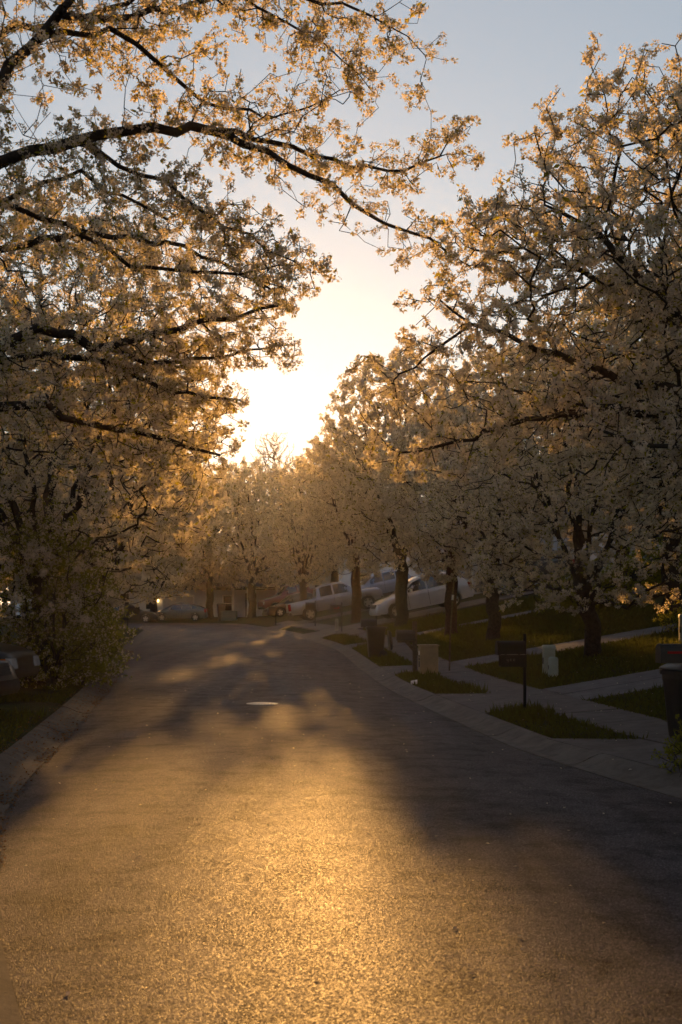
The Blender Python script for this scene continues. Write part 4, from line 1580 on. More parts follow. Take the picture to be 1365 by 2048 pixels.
    mb.rrect([(L / 2 - 0.11, 0, zsill + 0.02, 0.20, W * 0.84), (L / 2 - 0.085, 0, zsill + 0.10, 0.22, W * 0.885), (L / 2 - 0.10, 0, zsill + 0.24, 0.20, W * 0.87)], 0.10, 5)
    mb.build('bumper', bm, root)
    mb = MB()
    mb.rrect([(-L / 2 + 0.10, 0, zsill + 0.02, 0.20, W * 0.84), (-L / 2 + 0.075, 0, zsill + 0.10, 0.22, W * 0.885), (-L / 2 + 0.09, 0, zsill + 0.24, 0.20, W * 0.87)], 0.10, 5)
    mb.build('bumper', bm, root)
    if s.get('rails'):
        for sg in (-1, 1):
            mb = MB()
            pts = [(v - L / 2, sg * cab(v)[3] * 0.82, cab(v)[1] + (0.06 if 0 < i < 5 else 0.01)) for i, v in enumerate(np.linspace(s['rails'][0], s['rails'][1], 6))]
            mb.tube(pts, 0.018, 6)
            mb.build('roof_rail', M['chrome'], root)
    # set on the ground
    f = Vector((math.cos(heading), math.sin(heading), 0))
    sd_ = Vector((-f.y, f.x, 0))
    def gz(p):
        P = [(p.x, p.y)]
        sd = sdist(P)[0]
        return road_surf(p.x, p.y) if sd < 0 else float(base_z(P)[0])
    c = Vector((x, y, 0))
    a, b = c + f * (s['wb'] / 2), c - f * (s['wb'] / 2)
    za, zb_ = gz(a), gz(b)
    zl, zrr = gz(c + sd_ * 0.75), gz(c - sd_ * 0.75)
    fx_ = Vector((f.x * s['wb'], f.y * s['wb'], za - zb_)).normalized()
    sy = Vector((sd_.x * 1.5, sd_.y * 1.5, zl - zrr)).normalized()
    up = fx_.cross(sy).normalized()
    sy = up.cross(fx_)
    mtx = Matrix(((fx_.x, sy.x, up.x, 0), (fx_.y, sy.y, up.y, 0), (fx_.z, sy.z, up.z, 0), (0, 0, 0, 1)))
    mid_off = (fx + rx) / 2 - L / 2
    mtx.translation = Vector((x, y, (za + zb_) / 2 + lift)) - fx_ * mid_off
    root.matrix_world = mtx
    tag(root, label, cat)
    return root

P_SUV = dict(L=4.65, W=1.87, fo=0.92, wb=2.72, rw=0.36, sill=0.30, shoulder=[(0, 0.72), (0.06, 0.95), (0.5, 1.08), (2.6, 1.05), (3.45, 1.02), (4.1, 0.93), (4.48, 0.80), (4.60, 0.62), (4.65, 0.48)],
             roof=[(0.10, 1.0), (0.42, 1.48), (0.8, 1.63), (1.6, 1.70), (2.4, 1.67), (2.75, 1.58), (3.55, 1.02)], glass=[(0.62, 1.22), (1.30, 2.10), (2.17, 3.05)], front_glass=(2.82, 3.46), rear_glass=(0.16, 0.44),
             lamp_z=0.74, lamp_h=0.14, nose=0.20, tail_z=0.92, tail_h=0.22, handles=[1.55, 2.5], gaps=[1.26, 2.13, 3.10], rails=(0.75, 2.5))
P_HATCH = dict(L=4.48, W=1.76, fo=0.90, wb=2.70, rw=0.315, sill=0.24, shoulder=[(0, 0.60), (0.06, 0.92), (0.4, 1.00), (2.4, 0.93), (3.3, 0.90), (4.0, 0.78), (4.38, 0.62), (4.48, 0.42)],
               roof=[(0.08, 1.0), (0.55, 1.22), (1.5, 1.46), (2.2, 1.49), (2.6, 1.42), (3.75, 0.84)], glass=[(0.75, 1.15), (1.22, 1.95), (2.02, 3.1)], front_glass=(2.66, 3.65), rear_glass=(0.12, 0.70),
               lamp_z=0.64, lamp_h=0.16, nose=0.24, tail_z=0.86, tail_h=0.26, handles=[1.5, 2.4], gaps=[1.18, 1.98, 2.95])
P_SEDAN = dict(L=4.6, W=1.76, fo=0.92, wb=2.65, rw=0.315, sill=0.24, shoulder=[(0, 0.55), (0.05, 0.88), (0.6, 0.98), (1.5, 0.95), (3.3, 0.90), (4.1, 0.80), (4.5, 0.66), (4.6, 0.42)],
               roof=[(0.55, 0.96), (1.25, 1.36), (1.9, 1.43), (2.45, 1.38), (3.35, 0.88)], glass=[(1.12, 1.95), (2.02, 2.85)], front_glass=(2.5, 3.28), rear_glass=(0.62, 1.22),
               lamp_z=0.66, lamp_h=0.15, nose=0.20, tail_z=0.80, tail_h=0.16, handles=[1.4, 2.3], gaps=[1.08, 1.98, 2.95])
P_PICKUP = dict(L=5.75, W=1.98, fo=0.98, wb=3.55, rw=0.40, sill=0.46, shoulder=[(0, 0.75), (0.03, 1.20), (1.70, 1.22), (1.8, 1.24), (3.9, 1.22), (4.5, 1.24), (5.5, 1.16), (5.70, 1.02), (5.75, 0.70)],
                roof=[(1.74, 1.24), (1.85, 1.80), (2.2, 1.93), (3.2, 1.94), (3.5, 1.87), (4.25, 1.22)], glass=[(2.02, 2.75), (2.86, 3.72)], front_glass=(3.56, 4.18), rear_glass=(1.76, 1.86),
                lamp_z=0.95, lamp_h=0.22, nose=0.12, tail_z=0.98, tail_h=0.40, handles=[2.15, 3.05], gaps=[1.72, 2.80, 3.82], bed=(0.08, 1.68), chrome=True)
P_OLD = dict(P_PICKUP, L=5.0, W=1.85, fo=0.85, wb=2.95, rw=0.34, sill=0.32, shoulder=[(0, 0.7), (0.03, 0.98), (1.5, 1.0), (3.3, 0.96), (4.2, 0.91), (4.7, 0.83), (4.9, 0.76), (4.97, 0.70), (5.0, 0.50)],
             roof=[(1.5, 1.0), (1.6, 1.5), (1.9, 1.64), (2.7, 1.64), (3.0, 1.56), (3.6, 0.96)], glass=[(1.75, 2.3), (2.4, 3.1)], front_glass=(3.02, 3.52), rear_glass=(1.52, 1.62), handles=[2.5], gaps=[1.55, 2.35, 3.2], lamp_z=0.60, lamp_h=0.17, nose=0.05, tail_z=0.85, tail_h=0.3, bed=(0.08, 1.45), amber=True, chrome=False)

M['paint_white'] = paint('white_car_paint', (0.52, 0.52, 0.54))
M['paint_silver'] = paint('silver_car_paint', (0.29, 0.29, 0.33), 0.45)
M['paint_maroon'] = paint('maroon_car_paint', (0.10, 0.012, 0.014))
M['paint_black'] = paint('black_car_paint', (0.012, 0.012, 0.014))
M['paint_green'] = paint('grey_green_car_paint', (0.10, 0.11, 0.10), 0.3)
M['paint_blue'] = paint('blue_grey_car_paint', (0.22, 0.25, 0.33), 0.4)
M['paint_dark'] = paint('dark_teal_car_paint', (0.010, 0.014, 0.017))

for k_ in ('paint_dark', 'paint_black'):
    M[k_].node_tree.nodes['Principled BSDF'].inputs['Coat Weight'].default_value = 0.35
    M[k_].node_tree.nodes['Principled BSDF'].inputs['Specular IOR Level'].default_value = 0.3

def drive_dir(k):
    nm = DFRAMES[k][2]
    return math.atan2(nm[1], nm[0])

make_car('car', 'white crossover parked nose down on the sloping driveway behind the tree trunks', 3.75, 58.0, drive_dir(3) + math.pi + 0.04, P_SUV, M['paint_white'], 0.02)
make_car('pickup_truck', 'silver crew cab pickup truck backed toward the road on its driveway', -0.15, 75.3, drive_dir(4) - 0.02, P_PICKUP, M['paint_silver'], 0.02, 'pickup truck')
make_car('car', 'blue grey wagon partly hidden behind the silver pickup truck', 2.6, 84.0, drive_dir(4) + math.pi + 0.1, P_SUV, M['paint_blue'], 0.25)
make_car('pickup_truck', 'dark maroon pickup truck facing the road beside the porch house', -3.6, 98.5, math.radians(198), dict(P_PICKUP), M['paint_maroon'], 0.05, 'pickup truck')
make_car('car', 'small black car parked in front of the maroon pickup truck', -3.4, 91.8, math.radians(200), P_SEDAN, M['paint_black'], 0.05)
make_car('car', 'grey green hatchback parked sideways at the end of the road', -13.2, 102.3, math.radians(181), P_HATCH, M['paint_green'], 0.0)
make_car('car', 'dark car half hidden by the left mailbox at the road end', -16.8, 99.6, math.radians(2), P_SEDAN, M['paint_dark'], 0.0)
make_car('car', 'black car with sun glints behind the thick tree trunk on the right slope', 8.9, 60.2, drive_dir(3) + math.pi, P_SUV, M['paint_black'], 0.05)
make_car('pickup_truck', 'old dark pickup truck with amber signal nosing in from the left edge', -7.75, 21.6, math.radians(-3), P_OLD, M['paint_dark'], 0.0, 'pickup truck')
make_car('car', 'black car whose front corner shows below the old pickup at the left edge', -7.15, 18.3, math.radians(-4), P_SEDAN, M['paint_black'], 0.0)
make_car('car', 'dark car roof glinting above the hedge at the right edge', 12.4, 49.5, math.radians(175), P_SEDAN, M['paint_dark'], 0.05)

# ------------------------------------------------------------------ street furniture
def on_ground(px, py, d):
    p = at(px, py, d)
    return p[0], p[1], top_z(p[0], p[1])

def mailbox(px, d, label, post_h=1.12, L=0.48, W=0.20, H=0.24, side=-1, mat='black_metal', post='metal', paper=False, rz=0.12, brace=False, flag=True, digits=False, loc=None):
    """Arched box on a post; its door looks at the road (local -x)."""
    x, y = (loc if loc else ((px - PX0) / FPX * d, d))
    root = empty('mailbox', (x, y, top_z(x, y)), rz)
    bx = -L / 2 if side < 0 else L / 2
    bx += 0.0
    mb = MB()
    if post == 'metal':
        mb.tube([(0, 0, -0.2), (0, 0, post_h + 0.10)], 0.024, 8)
    else:
        mb.box((0, 0, post_h / 2 + 0.02), (0.10, 0.10, post_h + 0.36))
    mb.build('post', M['wood'] if post == 'wood' else M['black_metal'], root)
    if brace:
        mb = MB()
        mb.box((bx * 0.62, 0, post_h * 0.64), (0.07, 0.07, 0.62), 0, 0)
        b = mb.build('brace', M['wood'], root)
        # tilt the brace about its own middle
        me = b.data
        R = Matrix.Translation((bx * 0.62, 0, post_h * 0.64)) @ Matrix.Rotation(math.radians(42 if side > 0 else -42), 4, 'Y') @ Matrix.Translation((-bx * 0.62, 0, -post_h * 0.64))
        me.transform(R)
        mb = MB()
        mb.box((bx * 0.9, 0, post_h - H - 0.03), (L * 1.05, 0.09, 0.05))
        mb.build('arm', M['wood'], root)
    sec = [(-W / 2, 0), (W / 2, 0), (W / 2, H * 0.58)] + [(W / 2 * math.cos(a), H * 0.58 + H * 0.42 * math.sin(a)) for a in np.linspace(0.3, math.pi - 0.3, 7)] + [(-W / 2, H * 0.58)]
    zb = post_h - H
    mb = MB()
    mb.loft([[Vector((bx + e, p, zb + q)) for p, q in sec] for e in (-L / 2, L / 2)], True, 0, False)
    box = mb.build('box', M[mat], root, bevel=0.004)
    mb = MB()
    mb.loft([[Vector((bx + e, p * 1.04, zb + q * 1.03 - 0.003)) for p, q in sec] for e in (-L / 2 - 0.02, -L / 2 + 0.012)], True, 0, False)
    mb.build('door', M[mat], box)
    if flag:
        mb = MB()
        mb.box((bx - 0.02, -W / 2 - 0.012, zb + H * 0.55), (0.20, 0.008, 0.028))
        mb.box((bx + 0.10, -W / 2 - 0.012, zb + H * 0.62), (0.05, 0.008, 0.075))
        mb.build('flag', M['red_lens'], box)
    if paper:
        mb = MB()
        hh = 0.17
        for c, s in (((bx + 0.02, 0, zb - 0.01), (L * 0.94, W, 0.012)), ((bx + 0.02, 0, zb - hh), (L * 0.94, W, 0.012)), ((bx + 0.02, W / 2 - 0.006, zb - hh / 2), (L * 0.94, 0.012, hh - 0.012)), ((bx + 0.02, -W / 2 + 0.006, zb - hh / 2), (L * 0.94, 0.012, hh - 0.012)), ((bx + L * 0.48, 0, zb - hh / 2), (0.012, W - 0.02, hh - 0.012))):
            mb.box(c, s)
        pb = mb.build('paper_box', M[mat], root)
        mb = MB()
        for a, b in ((-0.43, -0.30), (-0.22, 0.20), (0.28, 0.47)):
            mb.box((bx + (a + b) / 2 * L, -W / 2 - 0.003, zb + 0.004), ((b - a) * L, 0.004, 0.010))
        mb.build('seam', M['grey_ink'], pb)
        if digits:
            mb = MB()
            z0 = zb - 0.075
            for k, x0 in enumerate((-0.075, -0.025, 0.025)):
                xx = bx + x0
                st = [((xx - 0.010, z0), (0.006, 0.022)), ((xx, z0 - 0.008), (0.026, 0.006)), ((xx + 0.009, z0 - 0.010), (0.006, 0.046))] if k == 0 else [((xx, z0 + 0.012), (0.026, 0.006)), ((xx, z0 - 0.012), (0.026, 0.006)), ((xx - 0.010, z0), (0.006, 0.020))]
                for (cx_, cz), (sx, sz) in st:
                    mb.box((cx_, -W / 2 - 0.003, cz), (sx, 0.004, sz))
            mb.build('number', M['grey_ink'], pb)
    tag(root, label, 'mailbox', 'mailboxes along the street')
    return root

RZ = math.radians(4)
mailbox(1050, 18.3, 'black mailbox with paper box on a thin post on the near grass verge', 1.03, 0.40, 0.19, 0.20, paper=True, rz=RZ, flag=False, digits=True)
mailbox(830, 29.2, 'wooden post mailbox with diagonal brace behind the tan utility cabinet', 0.98, 0.42, 0.18, 0.24, post='wood', brace=True, rz=RZ, flag=False, mat='brown_plastic')
mailbox(753, 38.6, 'dark mailbox just behind the open trash cart', 1.10, 0.46, 0.2, 0.25, rz=RZ, flag=False, mat='brown_plastic')
mailbox(1378, 15.2, 'dark mailbox with red mark above the cart at the right edge', 1.00, 0.36, 0.2, 0.23, rz=RZ, flag=True, mat='black_plastic')
mailbox(684, 56.0, 'mailbox on a thin post before the reddish tree trunk', 1.2, 0.5, 0.22, 0.34, rz=RZ, mat='brown_plastic')
mailbox(631, 66.0, 'mailbox standing before the rear wheel of the silver pickup', 1.25, 0.5, 0.22, 0.4, rz=RZ, flag=False, mat='brown_plastic')
mailbox(552, 80.0, 'small far mailbox before the black car at the kerb', 1.15, 0.45, 0.2, 0.26, rz=RZ, flag=False)
mailbox(256, 62.0, 'mailbox on a thin post at the left kerb near the corner', 1.3, 0.58, 0.24, 0.38, side=1, rz=math.radians(6), flag=False)

def trash_cart(px, d, label, mat, rz, H=0.98, W=0.58, D=0.66, lid_open=False, loc=None):
    x, y = (loc if loc else ((px - PX0) / FPX * d, d))
    root = empty('trash_cart', (x, y, top_z(x, y)), rz)
    mb = MB()
    mb.rrect([(0, 0, 0.03, W * 0.74, D * 0.66), (0, 0, 0.06, W * 0.78, D * 0.70), (0, 0, H * 0.8, W * 0.95, D * 0.93), (0, 0, H * 0.82, W * 0.97, D * 0.96), (0, 0, H * 0.97, W, D), (0, 0, H * 0.975, W * 0.9, D * 0.92), (0, 0, H * 0.6, W * 0.84, D * 0.84)], 0.07)
    mb.build('bin_body', mat, root)
    mb = MB()
    mb.rrect([(0, 0, H * 0.90, W * 1.06, D * 1.05), (0, 0, H * 0.955, W * 1.07, D * 1.06)], 0.07)
    rim = mb.build('rim', mat, root)
    if lid_open:
        lid = MB()
        lid.rrect([(0, 0, -0.02, W * 1.02, D * 1.02), (0, 0, 0.02, W * 1.04, D * 1.04), (0, 0, 0.06, W * 0.86, D * 0.86)], 0.08)
        o = lid.build('lid', mat, root)
        o.data.transform(Matrix.Translation((W * 0.5 + 0.13, 0, H * 0.55)) @ Matrix.Rotation(math.radians(84), 4, 'Y'))
    else:
        lid = MB()
        lid.rrect([(0, 0, H * 0.965, W * 1.08, D * 1.08), (0, 0, H * 0.99, W * 1.09, D * 1.09), (0, 0, H * 1.045, W * 0.84, D * 0.80)], 0.08)
        lid.build('lid', mat, root)
    mb = MB()
    mb.tube([(W * 0.54, -D * 0.36, H * 0.93), (W * 0.60, -D * 0.36, H * 0.95), (W * 0.60, D * 0.36, H * 0.95), (W * 0.54, D * 0.36, H * 0.93)], 0.018, 8)
    mb.build('handle', mat, root)
    for sg in (-1, 1):
        mb = MB()
        rings = [[Vector((W * 0.36 + r * math.cos(a), sg * (D * 0.40) + e, 0.12 + r * math.sin(a))) for a in np.linspace(0, 2 * math.pi, 16, endpoint=False)] for r, e in ((0.05, -0.03), (0.12, -0.03), (0.12, 0.03), (0.05, 0.03))]
        mb.loft(rings, True)
        mb.build('wheel', M['rubber'], root)
    tag(root, label, 'trash cart', 'wheeled trash carts')
    return root

trash_cart(752, 36.8, 'brown wheeled trash cart with its lid hanging open by the kerb', M['brown_plastic'], RZ, 0.95, 0.55, 0.6, True)
trash_cart(1378, 13.9, 'black wheeled trash cart cut off by the right edge of the photo', M['black_plastic'], math.radians(14), 0.82, 0.46, 0.5)
trash_cart(443, 101.0, 'far dark trash cart beside the green utility box at the road end', M['brown_plastic'], 0.3, 1.35, 0.6, 0.66)

def utility_cabinet():
    x, y = (857 - PX0) / FPX * 28.2, 28.2
    rz = RZ
    root = empty('utility_cabinet', (x, y, top_z(x, y)), rz)
    mb = MB()
    mb.box((0, 0, 0.31), (0.40, 0.42, 0.62))
    body = mb.build('cabinet_body', M['tan'], root, bevel=0.012)
    mb = MB()
    mb.box((-0.005, -0.005, 0.638), (0.45, 0.46, 0.03))
    mb.build('cabinet_top', M['tan'], root, bevel=0.008)
    mb = MB()
    mb.box((-0.20 - 0.003, 0, 0.31), (0.012, 0.36, 0.50))
    door = mb.build('door', M['tan'], root, bevel=0.004)
    for zc, hgt, m in ((0.47, 0.09, 'white_plastic'), (0.33, 0.06, 'ink'), (0.22, 0.13, 'ink'), (0.40, 0.03, 'ink')):
        mb = MB()
        mb.box((-0.213, -0.05, zc), (0.004, 0.17, hgt))
        mb.build('sticker', M[m], door)
    tag(root, 'tan metal utility cabinet with stickers on its side near the kerb', 'utility cabinet')
utility_cabinet()

def pedestal(px, d, label, w, h, rounded):
    x, y = (px - PX0) / FPX * d, d
    root = empty('cable_pedestal', (x, y, top_z(x, y)), RZ)
    mb = MB()
    if rounded:
        mb.rrect([(0, 0, -0.05, w, w), (0, 0, h * 0.9, w * 0.97, w * 0.97), (0, 0, h * 0.98, w * 0.8, w * 0.8), (0, 0, h, w * 0.5, w * 0.5)], w * 0.4, 4)
    else:
        mb.rrect([(0, 0, -0.05, w * 0.92, w * 0.8), (0, 0, h * 0.86, w * 0.92, w * 0.8)], 0.02)
    mb.build('housing', M['sage'], root)
    mb = MB()
    if rounded:
        mb.rrect([(0, 0, h * 0.30, w * 1.04, w * 1.04), (0, 0, h * 0.34, w * 1.04, w * 1.04)], w * 0.42, 4)
    else:
        mb.rrect([(0, 0, h * 0.86, w * 1.02, w * 0.9), (0, 0, h * 0.97, w * 1.0, w * 0.88), (0, 0, h, w * 0.9, w * 0.78)], 0.03)
    mb.build('cap' if not rounded else 'collar', M['sage'], root)
    mb = MB()
    mb.box((-w * 0.47 - 0.002, 0, h * 0.45), (0.006, w * 0.3, h * 0.22))
    mb.build('label_plate', M['ink'], root)
    tag(root, label, 'cable pedestal', 'utility pedestals on the lawn')
pedestal(1098, 24.6, 'taller square grey green cable pedestal on the dark lawn', 0.24, 0.56, False)
pedestal(1107, 24.0, 'shorter rounded cable pedestal leaning on the taller square one', 0.19, 0.36, True)
pedestal(1372, 26.5, 'pale cable pedestal at the right edge of the lawn', 0.26, 0.60, False)
pedestal(674, 57.5, 'small pale marker pedestal near the mailbox before the reddish trunk', 0.16, 0.55, True)

def stake():
    x, y = (899 - PX0) / FPX * 28.6, 28.6
    z = top_z(x, y)
    root = empty('marker_pole', (x, y, z))
    mb = MB()
    mb.tube([(0, 0, -0.2), (0.02, 0, 0.8), (0.11, 0, 2.15)], [0.02, 0.018, 0.014], 8)
    mb.build('pole', M['wood'], root)
    mb = MB()
    mb.tube([(0.075, 0, 1.62), (0.085, 0, 1.74)], 0.024, 8)
    mb.build('band', M['white_plastic'], root)
    tag(root, 'thin leaning wooden marker pole standing beside the tan cabinet', 'pole')
stake()

def paper_cup():
    d = 25.2
    x = (828 - PX0) / FPX * d
    root = empty('paper_cup', (x, d, top_z(x, d) + 0.03))
    mb = MB()
    rings = [[Vector((e, r * math.cos(a), r + 0.0 + r * math.sin(a) - 0.03)) for a in np.linspace(0, 2 * math.pi, 14, endpoint=False)] for e, r in ((-0.06, 0.034), (0.05, 0.044), (0.055, 0.046))]
    mb.loft(rings, True)
    mb.build('cup_body', M['white_plastic'], root)
    mb = MB()
    rings = [[Vector((e, r * math.cos(a), 0.046 + r * math.sin(a) - 0.03)) for a in np.linspace(0, 2 * math.pi, 14, endpoint=False)] for e, r in ((0.057, 0.048), (0.07, 0.046))]
    mb.loft(rings, True)
    mb.build('lid', M['white_plastic'], root)
    tag(root, 'crumpled white paper cup lying on the right kerb', 'cup')
paper_cup()

def transformer():
    x, y = (459 - PX0) / FPX * 100.5, 100.5
    root = empty('utility_box', (x, y, top_z(x, y)))
    mb = MB()
    mb.box((0, 0, 0.36), (1.25, 0.9, 0.72))
    mb.build('housing', M['green_box'], root, bevel=0.03)
    mb = MB()
    mb.box((0, -0.02, 0.75), (1.30, 0.96, 0.06))
    mb.build('cover', M['green_box'], root, bevel=0.02)
    tag(root, 'low green electrical box on the grass before the porch house', 'utility box')
transformer()

# ------------------------------------------------------------------ houses
def clapboard(mb, p0, p1, z0, z1, bh=0.2, lap=0.022):
    """Stepped lap siding on the wall plane from p0 to p1 (outside on the right of p0->p1)."""
    p0, p1 = np.array(p0, float), np.array(p1, float)
    t = (p1 - p0) / np.hypot(*(p1 - p0))
    n = np.array([t[1], -t[0]])
    z = z0
    while z < z1 - 1e-3:
        zt = min(z + bh, z1)
        a, b = p0 + n * lap, p1 + n * lap
        mb.add([(*a, z), (*b, z), (*p1, zt), (*p0, zt), (*p0, z), (*p1, z)], [(0, 1, 2, 3), (4, 5, 1, 0)])
        z = zt

def house(name_label, x, y, rz, W, D, H, pitch, siding, windows=(), garage=None, door=None, porch=None, lamp=None, gable_front=False, zoff=0.0):
    """Local frame: front wall on -y, from -W/2 to W/2."""
    z = top_z(x + math.sin(rz) * D / 2, y - math.cos(rz) * D / 2) - 0.25 + zoff
    root = empty('house', (x, y, z), rz)
    mb = MB()
    c = [(-W / 2, -D / 2), (W / 2, -D / 2), (W / 2, D / 2), (-W / 2, D / 2)]
    for a, b in zip(c, c[1:] + c[:1]):
        clapboard(mb, a, b, 0.3, H)
    # gables
    rh = pitch * (W / 2 if gable_front else D / 2)
    if gable_front:
        mb.add([(-W / 2, -D / 2, H), (W / 2, -D / 2, H), (0, -D / 2, H + rh)], [(0, 1, 2)])
        mb.add([(-W / 2, D / 2, H), (W / 2, D / 2, H), (0, D / 2, H + rh)], [(0, 2, 1)])
    else:
        mb.add([(-W / 2, -D / 2, H), (-W / 2, D / 2, H), (-W / 2, 0, H + rh)], [(0, 2, 1)])
        mb.add([(W / 2, -D / 2, H), (W / 2, D / 2, H), (W / 2, 0, H + rh)], [(0, 1, 2)])
    mb.build('wall', M[siding], root)
    mb = MB()
    mb.box((0, 0, -0.45), (W - 0.04, D - 0.04, 1.6))
    mb.build('foundation', M['walk'], root)
    mb = MB()
    ov = 0.4
    if gable_front:
        for sg in (-1, 1):
            e = (sg * (W / 2 + ov), H - pitch * ov)
            for k in range(8):
                t0, t1 = k / 8, (k + 1) / 8
                x0, z0 = e[0] * (1 - t0), e[1] + (H + rh - e[1]) * t0
                x1, z1 = e[0] * (1 - t1), e[1] + (H + rh - e[1]) * t1
                yy = D / 2 + ov
                mb.add([(x0, -yy, z0 + 0.10), (x0, yy, z0 + 0.10), (x1, yy, z1 + 0.08), (x1, -yy, z1 + 0.08), (x0, -yy, z0 + 0.02), (x0, yy, z0 + 0.02), (x1, yy, z1 + 0.02), (x1, -yy, z1 + 0.02)],
                       [(0, 1, 2, 3), (7, 6, 5, 4), (0, 4, 5, 1), (0, 3, 7, 4), (1, 5, 6, 2)])
    else:
        for sg in (-1, 1):
            e = (sg * (D / 2 + ov), H - pitch * ov)
            for k in range(8):
                t0, t1 = k / 8, (k + 1) / 8
                y0, z0 = e[0] * (1 - t0), e[1] + (H + rh - e[1]) * t0
                y1, z1 = e[0] * (1 - t1), e[1] + (H + rh - e[1]) * t1
                xx = W / 2 + ov
                mb.add([(-xx, y0, z0 + 0.10), (xx, y0, z0 + 0.10), (xx, y1, z1 + 0.08), (-xx, y1, z1 + 0.08), (-xx, y0, z0 + 0.02), (xx, y0, z0 + 0.02), (xx, y1, z1 + 0.02), (-xx, y1, z1 + 0.02)],
                       [(0, 1, 2, 3), (7, 6, 5, 4), (0, 4, 5, 1), (0, 3, 7, 4), (1, 5, 6, 2)])
    mb.build('roof', M['shingle'], root)
    f = -D / 2
    for (wx, wz, ww, wh) in windows:
        mb = MB()
        for cc, ss in (((wx - ww / 2, f - 0.04, wz), (0.10, 0.09, wh + 0.2)), ((wx + ww / 2, f - 0.04, wz), (0.10, 0.09, wh + 0.2)), ((wx, f - 0.04, wz + wh / 2 + 0.05), (ww - 0.1, 0.09, 0.10)), ((wx, f - 0.05, wz - wh / 2 - 0.05), (ww - 0.1, 0.12, 0.10)), ((wx, f - 0.04, wz), (ww - 0.1, 0.06, 0.05))):
            mb.box(cc, ss)
        wd = mb.build('window', M['trim'], root)
        for sg in (-1, 1):
            mb = MB()
            mb.box((wx, f - 0.02, wz + sg * (wh / 4 + 0.01)), (ww - 0.1, 0.05, wh / 2 - 0.04))
            mb.build('pane', M['glass'], wd)
    if garage:
        gx, gw, gh = garage
        mb = MB()
        for cc, ss in (((gx - gw / 2 - 0.07, f - 0.05, gh / 2 + 0.02), (0.14, 0.10, gh + 0.26)), ((gx + gw / 2 + 0.07, f - 0.05, gh / 2 + 0.02), (0.14, 0.10, gh + 0.26)), ((gx, f - 0.05, gh + 0.07), (gw, 0.10, 0.16))):
            mb.box(cc, ss)
        gd = mb.build('garage_door', M['trim'], root)
        for r in range(4):
            for q in range(4):
                mb = MB()
                mb.box((gx - gw / 2 + gw * (q + 0.5) / 4, f - 0.03, gh * (r + 0.5) / 4), (gw / 4 - 0.05, 0.05, gh / 4 - 0.05))
                mb.build('panel', M['garage'], gd)
        mb = MB()
        mb.box((gx, f - 0.02, gh / 2), (gw, 0.03, gh))
        mb.build('backing', M['garage'], gd)
    if door:
        dx = door
        mb = MB()
        mb.box((dx, f - 0.03, 1.35), (0.95, 0.06, 2.1))
        dd = mb.build('door', M['door_dark'], root)
        mb = MB()
        mb.box((dx + 0.36, f - 0.09, 1.3), (0.06, 0.06, 0.12))
        mb.build('handle', M['chrome'], dd)
    if porch:
        x0, x1, dep, cols = porch
        mb = MB()
        mb.box(((x0 + x1) / 2, f - dep / 2, -0.1), (x1 - x0, dep, 0.8))
        pf = mb.build('porch', M['walk'], root)
        for cx_ in cols:
            mb = MB()
            mb.box((cx_, f - dep + 0.15, 0.36), (0.26, 0.26, 0.12))
            mb.box((cx_, f - dep + 0.15, (H + 0.3) / 2 - 0.02), (0.19, 0.19, H - 0.66))
            mb.box((cx_, f - dep + 0.15, H - 0.16), (0.26, 0.26, 0.12))
            mb.build('column', M['trim'], pf)
        mb = MB()
        mb.add([(x0 - 0.2, f + 0.1, H + 0.75), (x1 + 0.2, f + 0.1, H + 0.75), (x1 + 0.2, f - dep - 0.25, H + 0.02), (x0 - 0.2, f - dep - 0.25, H + 0.02),
                (x0 - 0.2, f + 0.1, H + 0.6), (x1 + 0.2, f + 0.1, H + 0.6), (x1 + 0.2, f - dep - 0.25, H - 0.10), (x0 - 0.2, f - dep - 0.25, H - 0.10)],
               [(0, 3, 2, 1), (4, 5, 6, 7), (3, 7, 6, 2), (0, 4, 7, 3), (1, 2, 6, 5)])
        mb.build('porch_roof', M['shingle'], pf)
    if lamp:
        lx, lz = lamp
        mb = MB()
        mb.box((lx, f - 0.05, lz), (0.10, 0.08, 0.22))
        lo = mb.build('porch_light', M['black_metal'], root)
        mb = MB()
        mb.rrect([(lx, f - 0.17, lz - 0.12, 0.12, 0.12), (lx, f - 0.17, lz + 0.10, 0.17, 0.17), (lx, f - 0.17, lz + 0.15, 0.05, 0.05)], 0.04)
        mb.build('bulb', M['porch_lamp'], lo)
    mb = MB()
    for sx in (-1, 1):
        mb.box((sx * (W / 2 + 0.02), f - 0.02, (H + 0.3) / 2), (0.14, 0.14, H - 0.3))
    mb.build('corner_trim', M['trim'], root)
    tag(root, name_label, 'house', 'houses along the street')
    return root

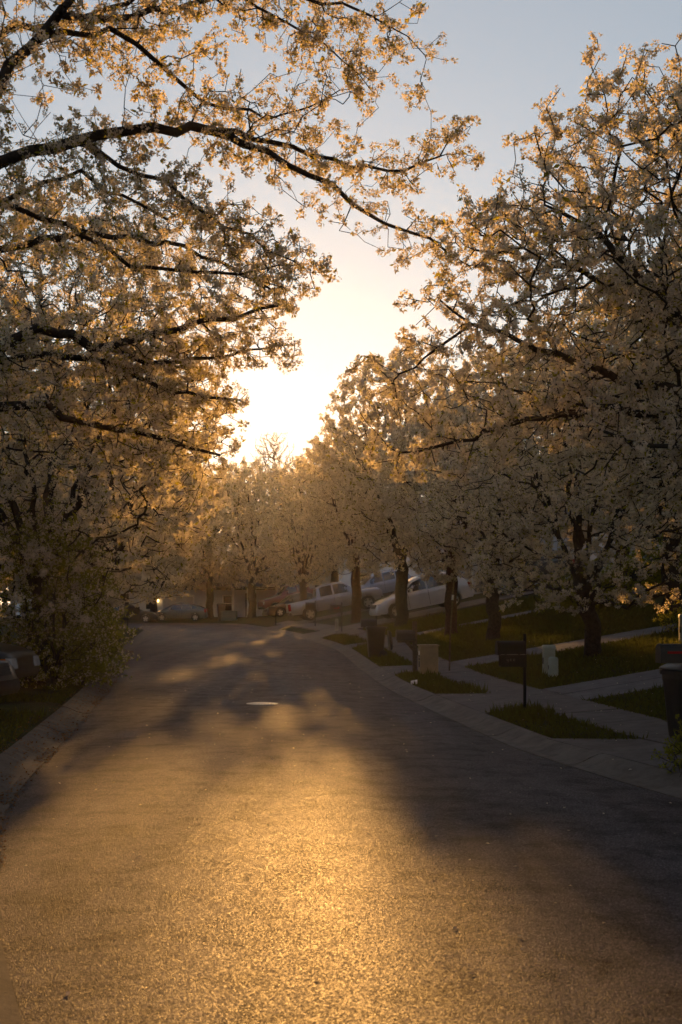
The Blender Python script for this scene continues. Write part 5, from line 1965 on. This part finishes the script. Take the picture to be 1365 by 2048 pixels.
house('grey blue sided house with porch columns at the end of the road', -11.6, 114.5, math.radians(3), 12.5, 8.0, 2.9, 0.55, 'siding_blue', windows=[(1.4, 1.5, 0.9, 1.3), (-5.4, 1.6, 0.9, 1.2)], garage=(-3.0, 2.6, 2.1), door=3.4, porch=(0.2, 5.9, 2.0, [1.9, 3.2, 5.7]), lamp=(-4.75, 1.75))
house('pale sided house with a lit lamp behind the maroon pickup', -1.6, 116.0, math.radians(-8), 10.5, 8.0, 3.4, 0.6, 'siding_white', windows=[(1.6, 1.7, 1.0, 1.4), (3.6, 1.7, 1.0, 1.4)], garage=(-2.4, 2.6, 2.2), door=0.3, lamp=(-4.35, 2.2), gable_front=True)
house('white lap sided house behind the silver pickup truck', 6.8, 98.0, math.radians(-28), 11.0, 8.5, 4.2, 0.6, 'siding_white', windows=[(-3.4, 1.8, 1.0, 1.4), (-0.4, 1.8, 1.0, 1.4)], garage=(3.0, 2.6, 2.2), gable_front=True)
house('pale blue sided house behind the black car on the right slope', 11.0, 70.0, math.radians(-42), 10.0, 8.5, 3.8, 0.6, 'siding_blue', windows=[(-3.0, 1.7, 1.0, 1.4), (2.6, 1.7, 1.0, 1.4)], garage=(0.0, 2.6, 2.2), gable_front=True)
house('beige house at the right edge above the hedge', 19.0, 53.0, math.radians(-60), 11.0, 9.0, 3.8, 0.6, 'siding_tan', windows=[(-3.0, 1.7, 1.0, 1.4), (0.0, 1.7, 1.0, 1.4)], garage=(3.2, 2.6, 2.2))
house('white house beyond the corner half hidden by the left shrubs', -23.5, 113.0, math.radians(14), 12.0, 8.5, 3.2, 0.6, 'siding_white', windows=[(-3.5, 1.7, 1.0, 1.4), (0.0, 1.7, 1.0, 1.4), (3.5, 1.7, 1.0, 1.4)])

# ------------------------------------------------------------------ haze
def build_haze():
    mb = MB()
    mb.box((0, 680, 14), (990, 1430, 32))
    m = bpy.data.materials.new('haze')
    m.use_nodes = True
    n, l = m.node_tree.nodes, m.node_tree.links
    n.clear()
    out = n.new('ShaderNodeOutputMaterial')
    v = n.new('ShaderNodeVolumePrincipled')
    v.inputs['Color'].default_value = (0.95, 0.93, 0.92, 1)
    v.inputs['Density'].default_value = 0.00017
    v.inputs['Anisotropy'].default_value = 0.82
    l.new(v.outputs[0], out.inputs['Volume'])
    o = mb.build('haze', m)
    tag(o, 'thin warm evening haze in the air', 'haze', kind='stuff')
build_haze()
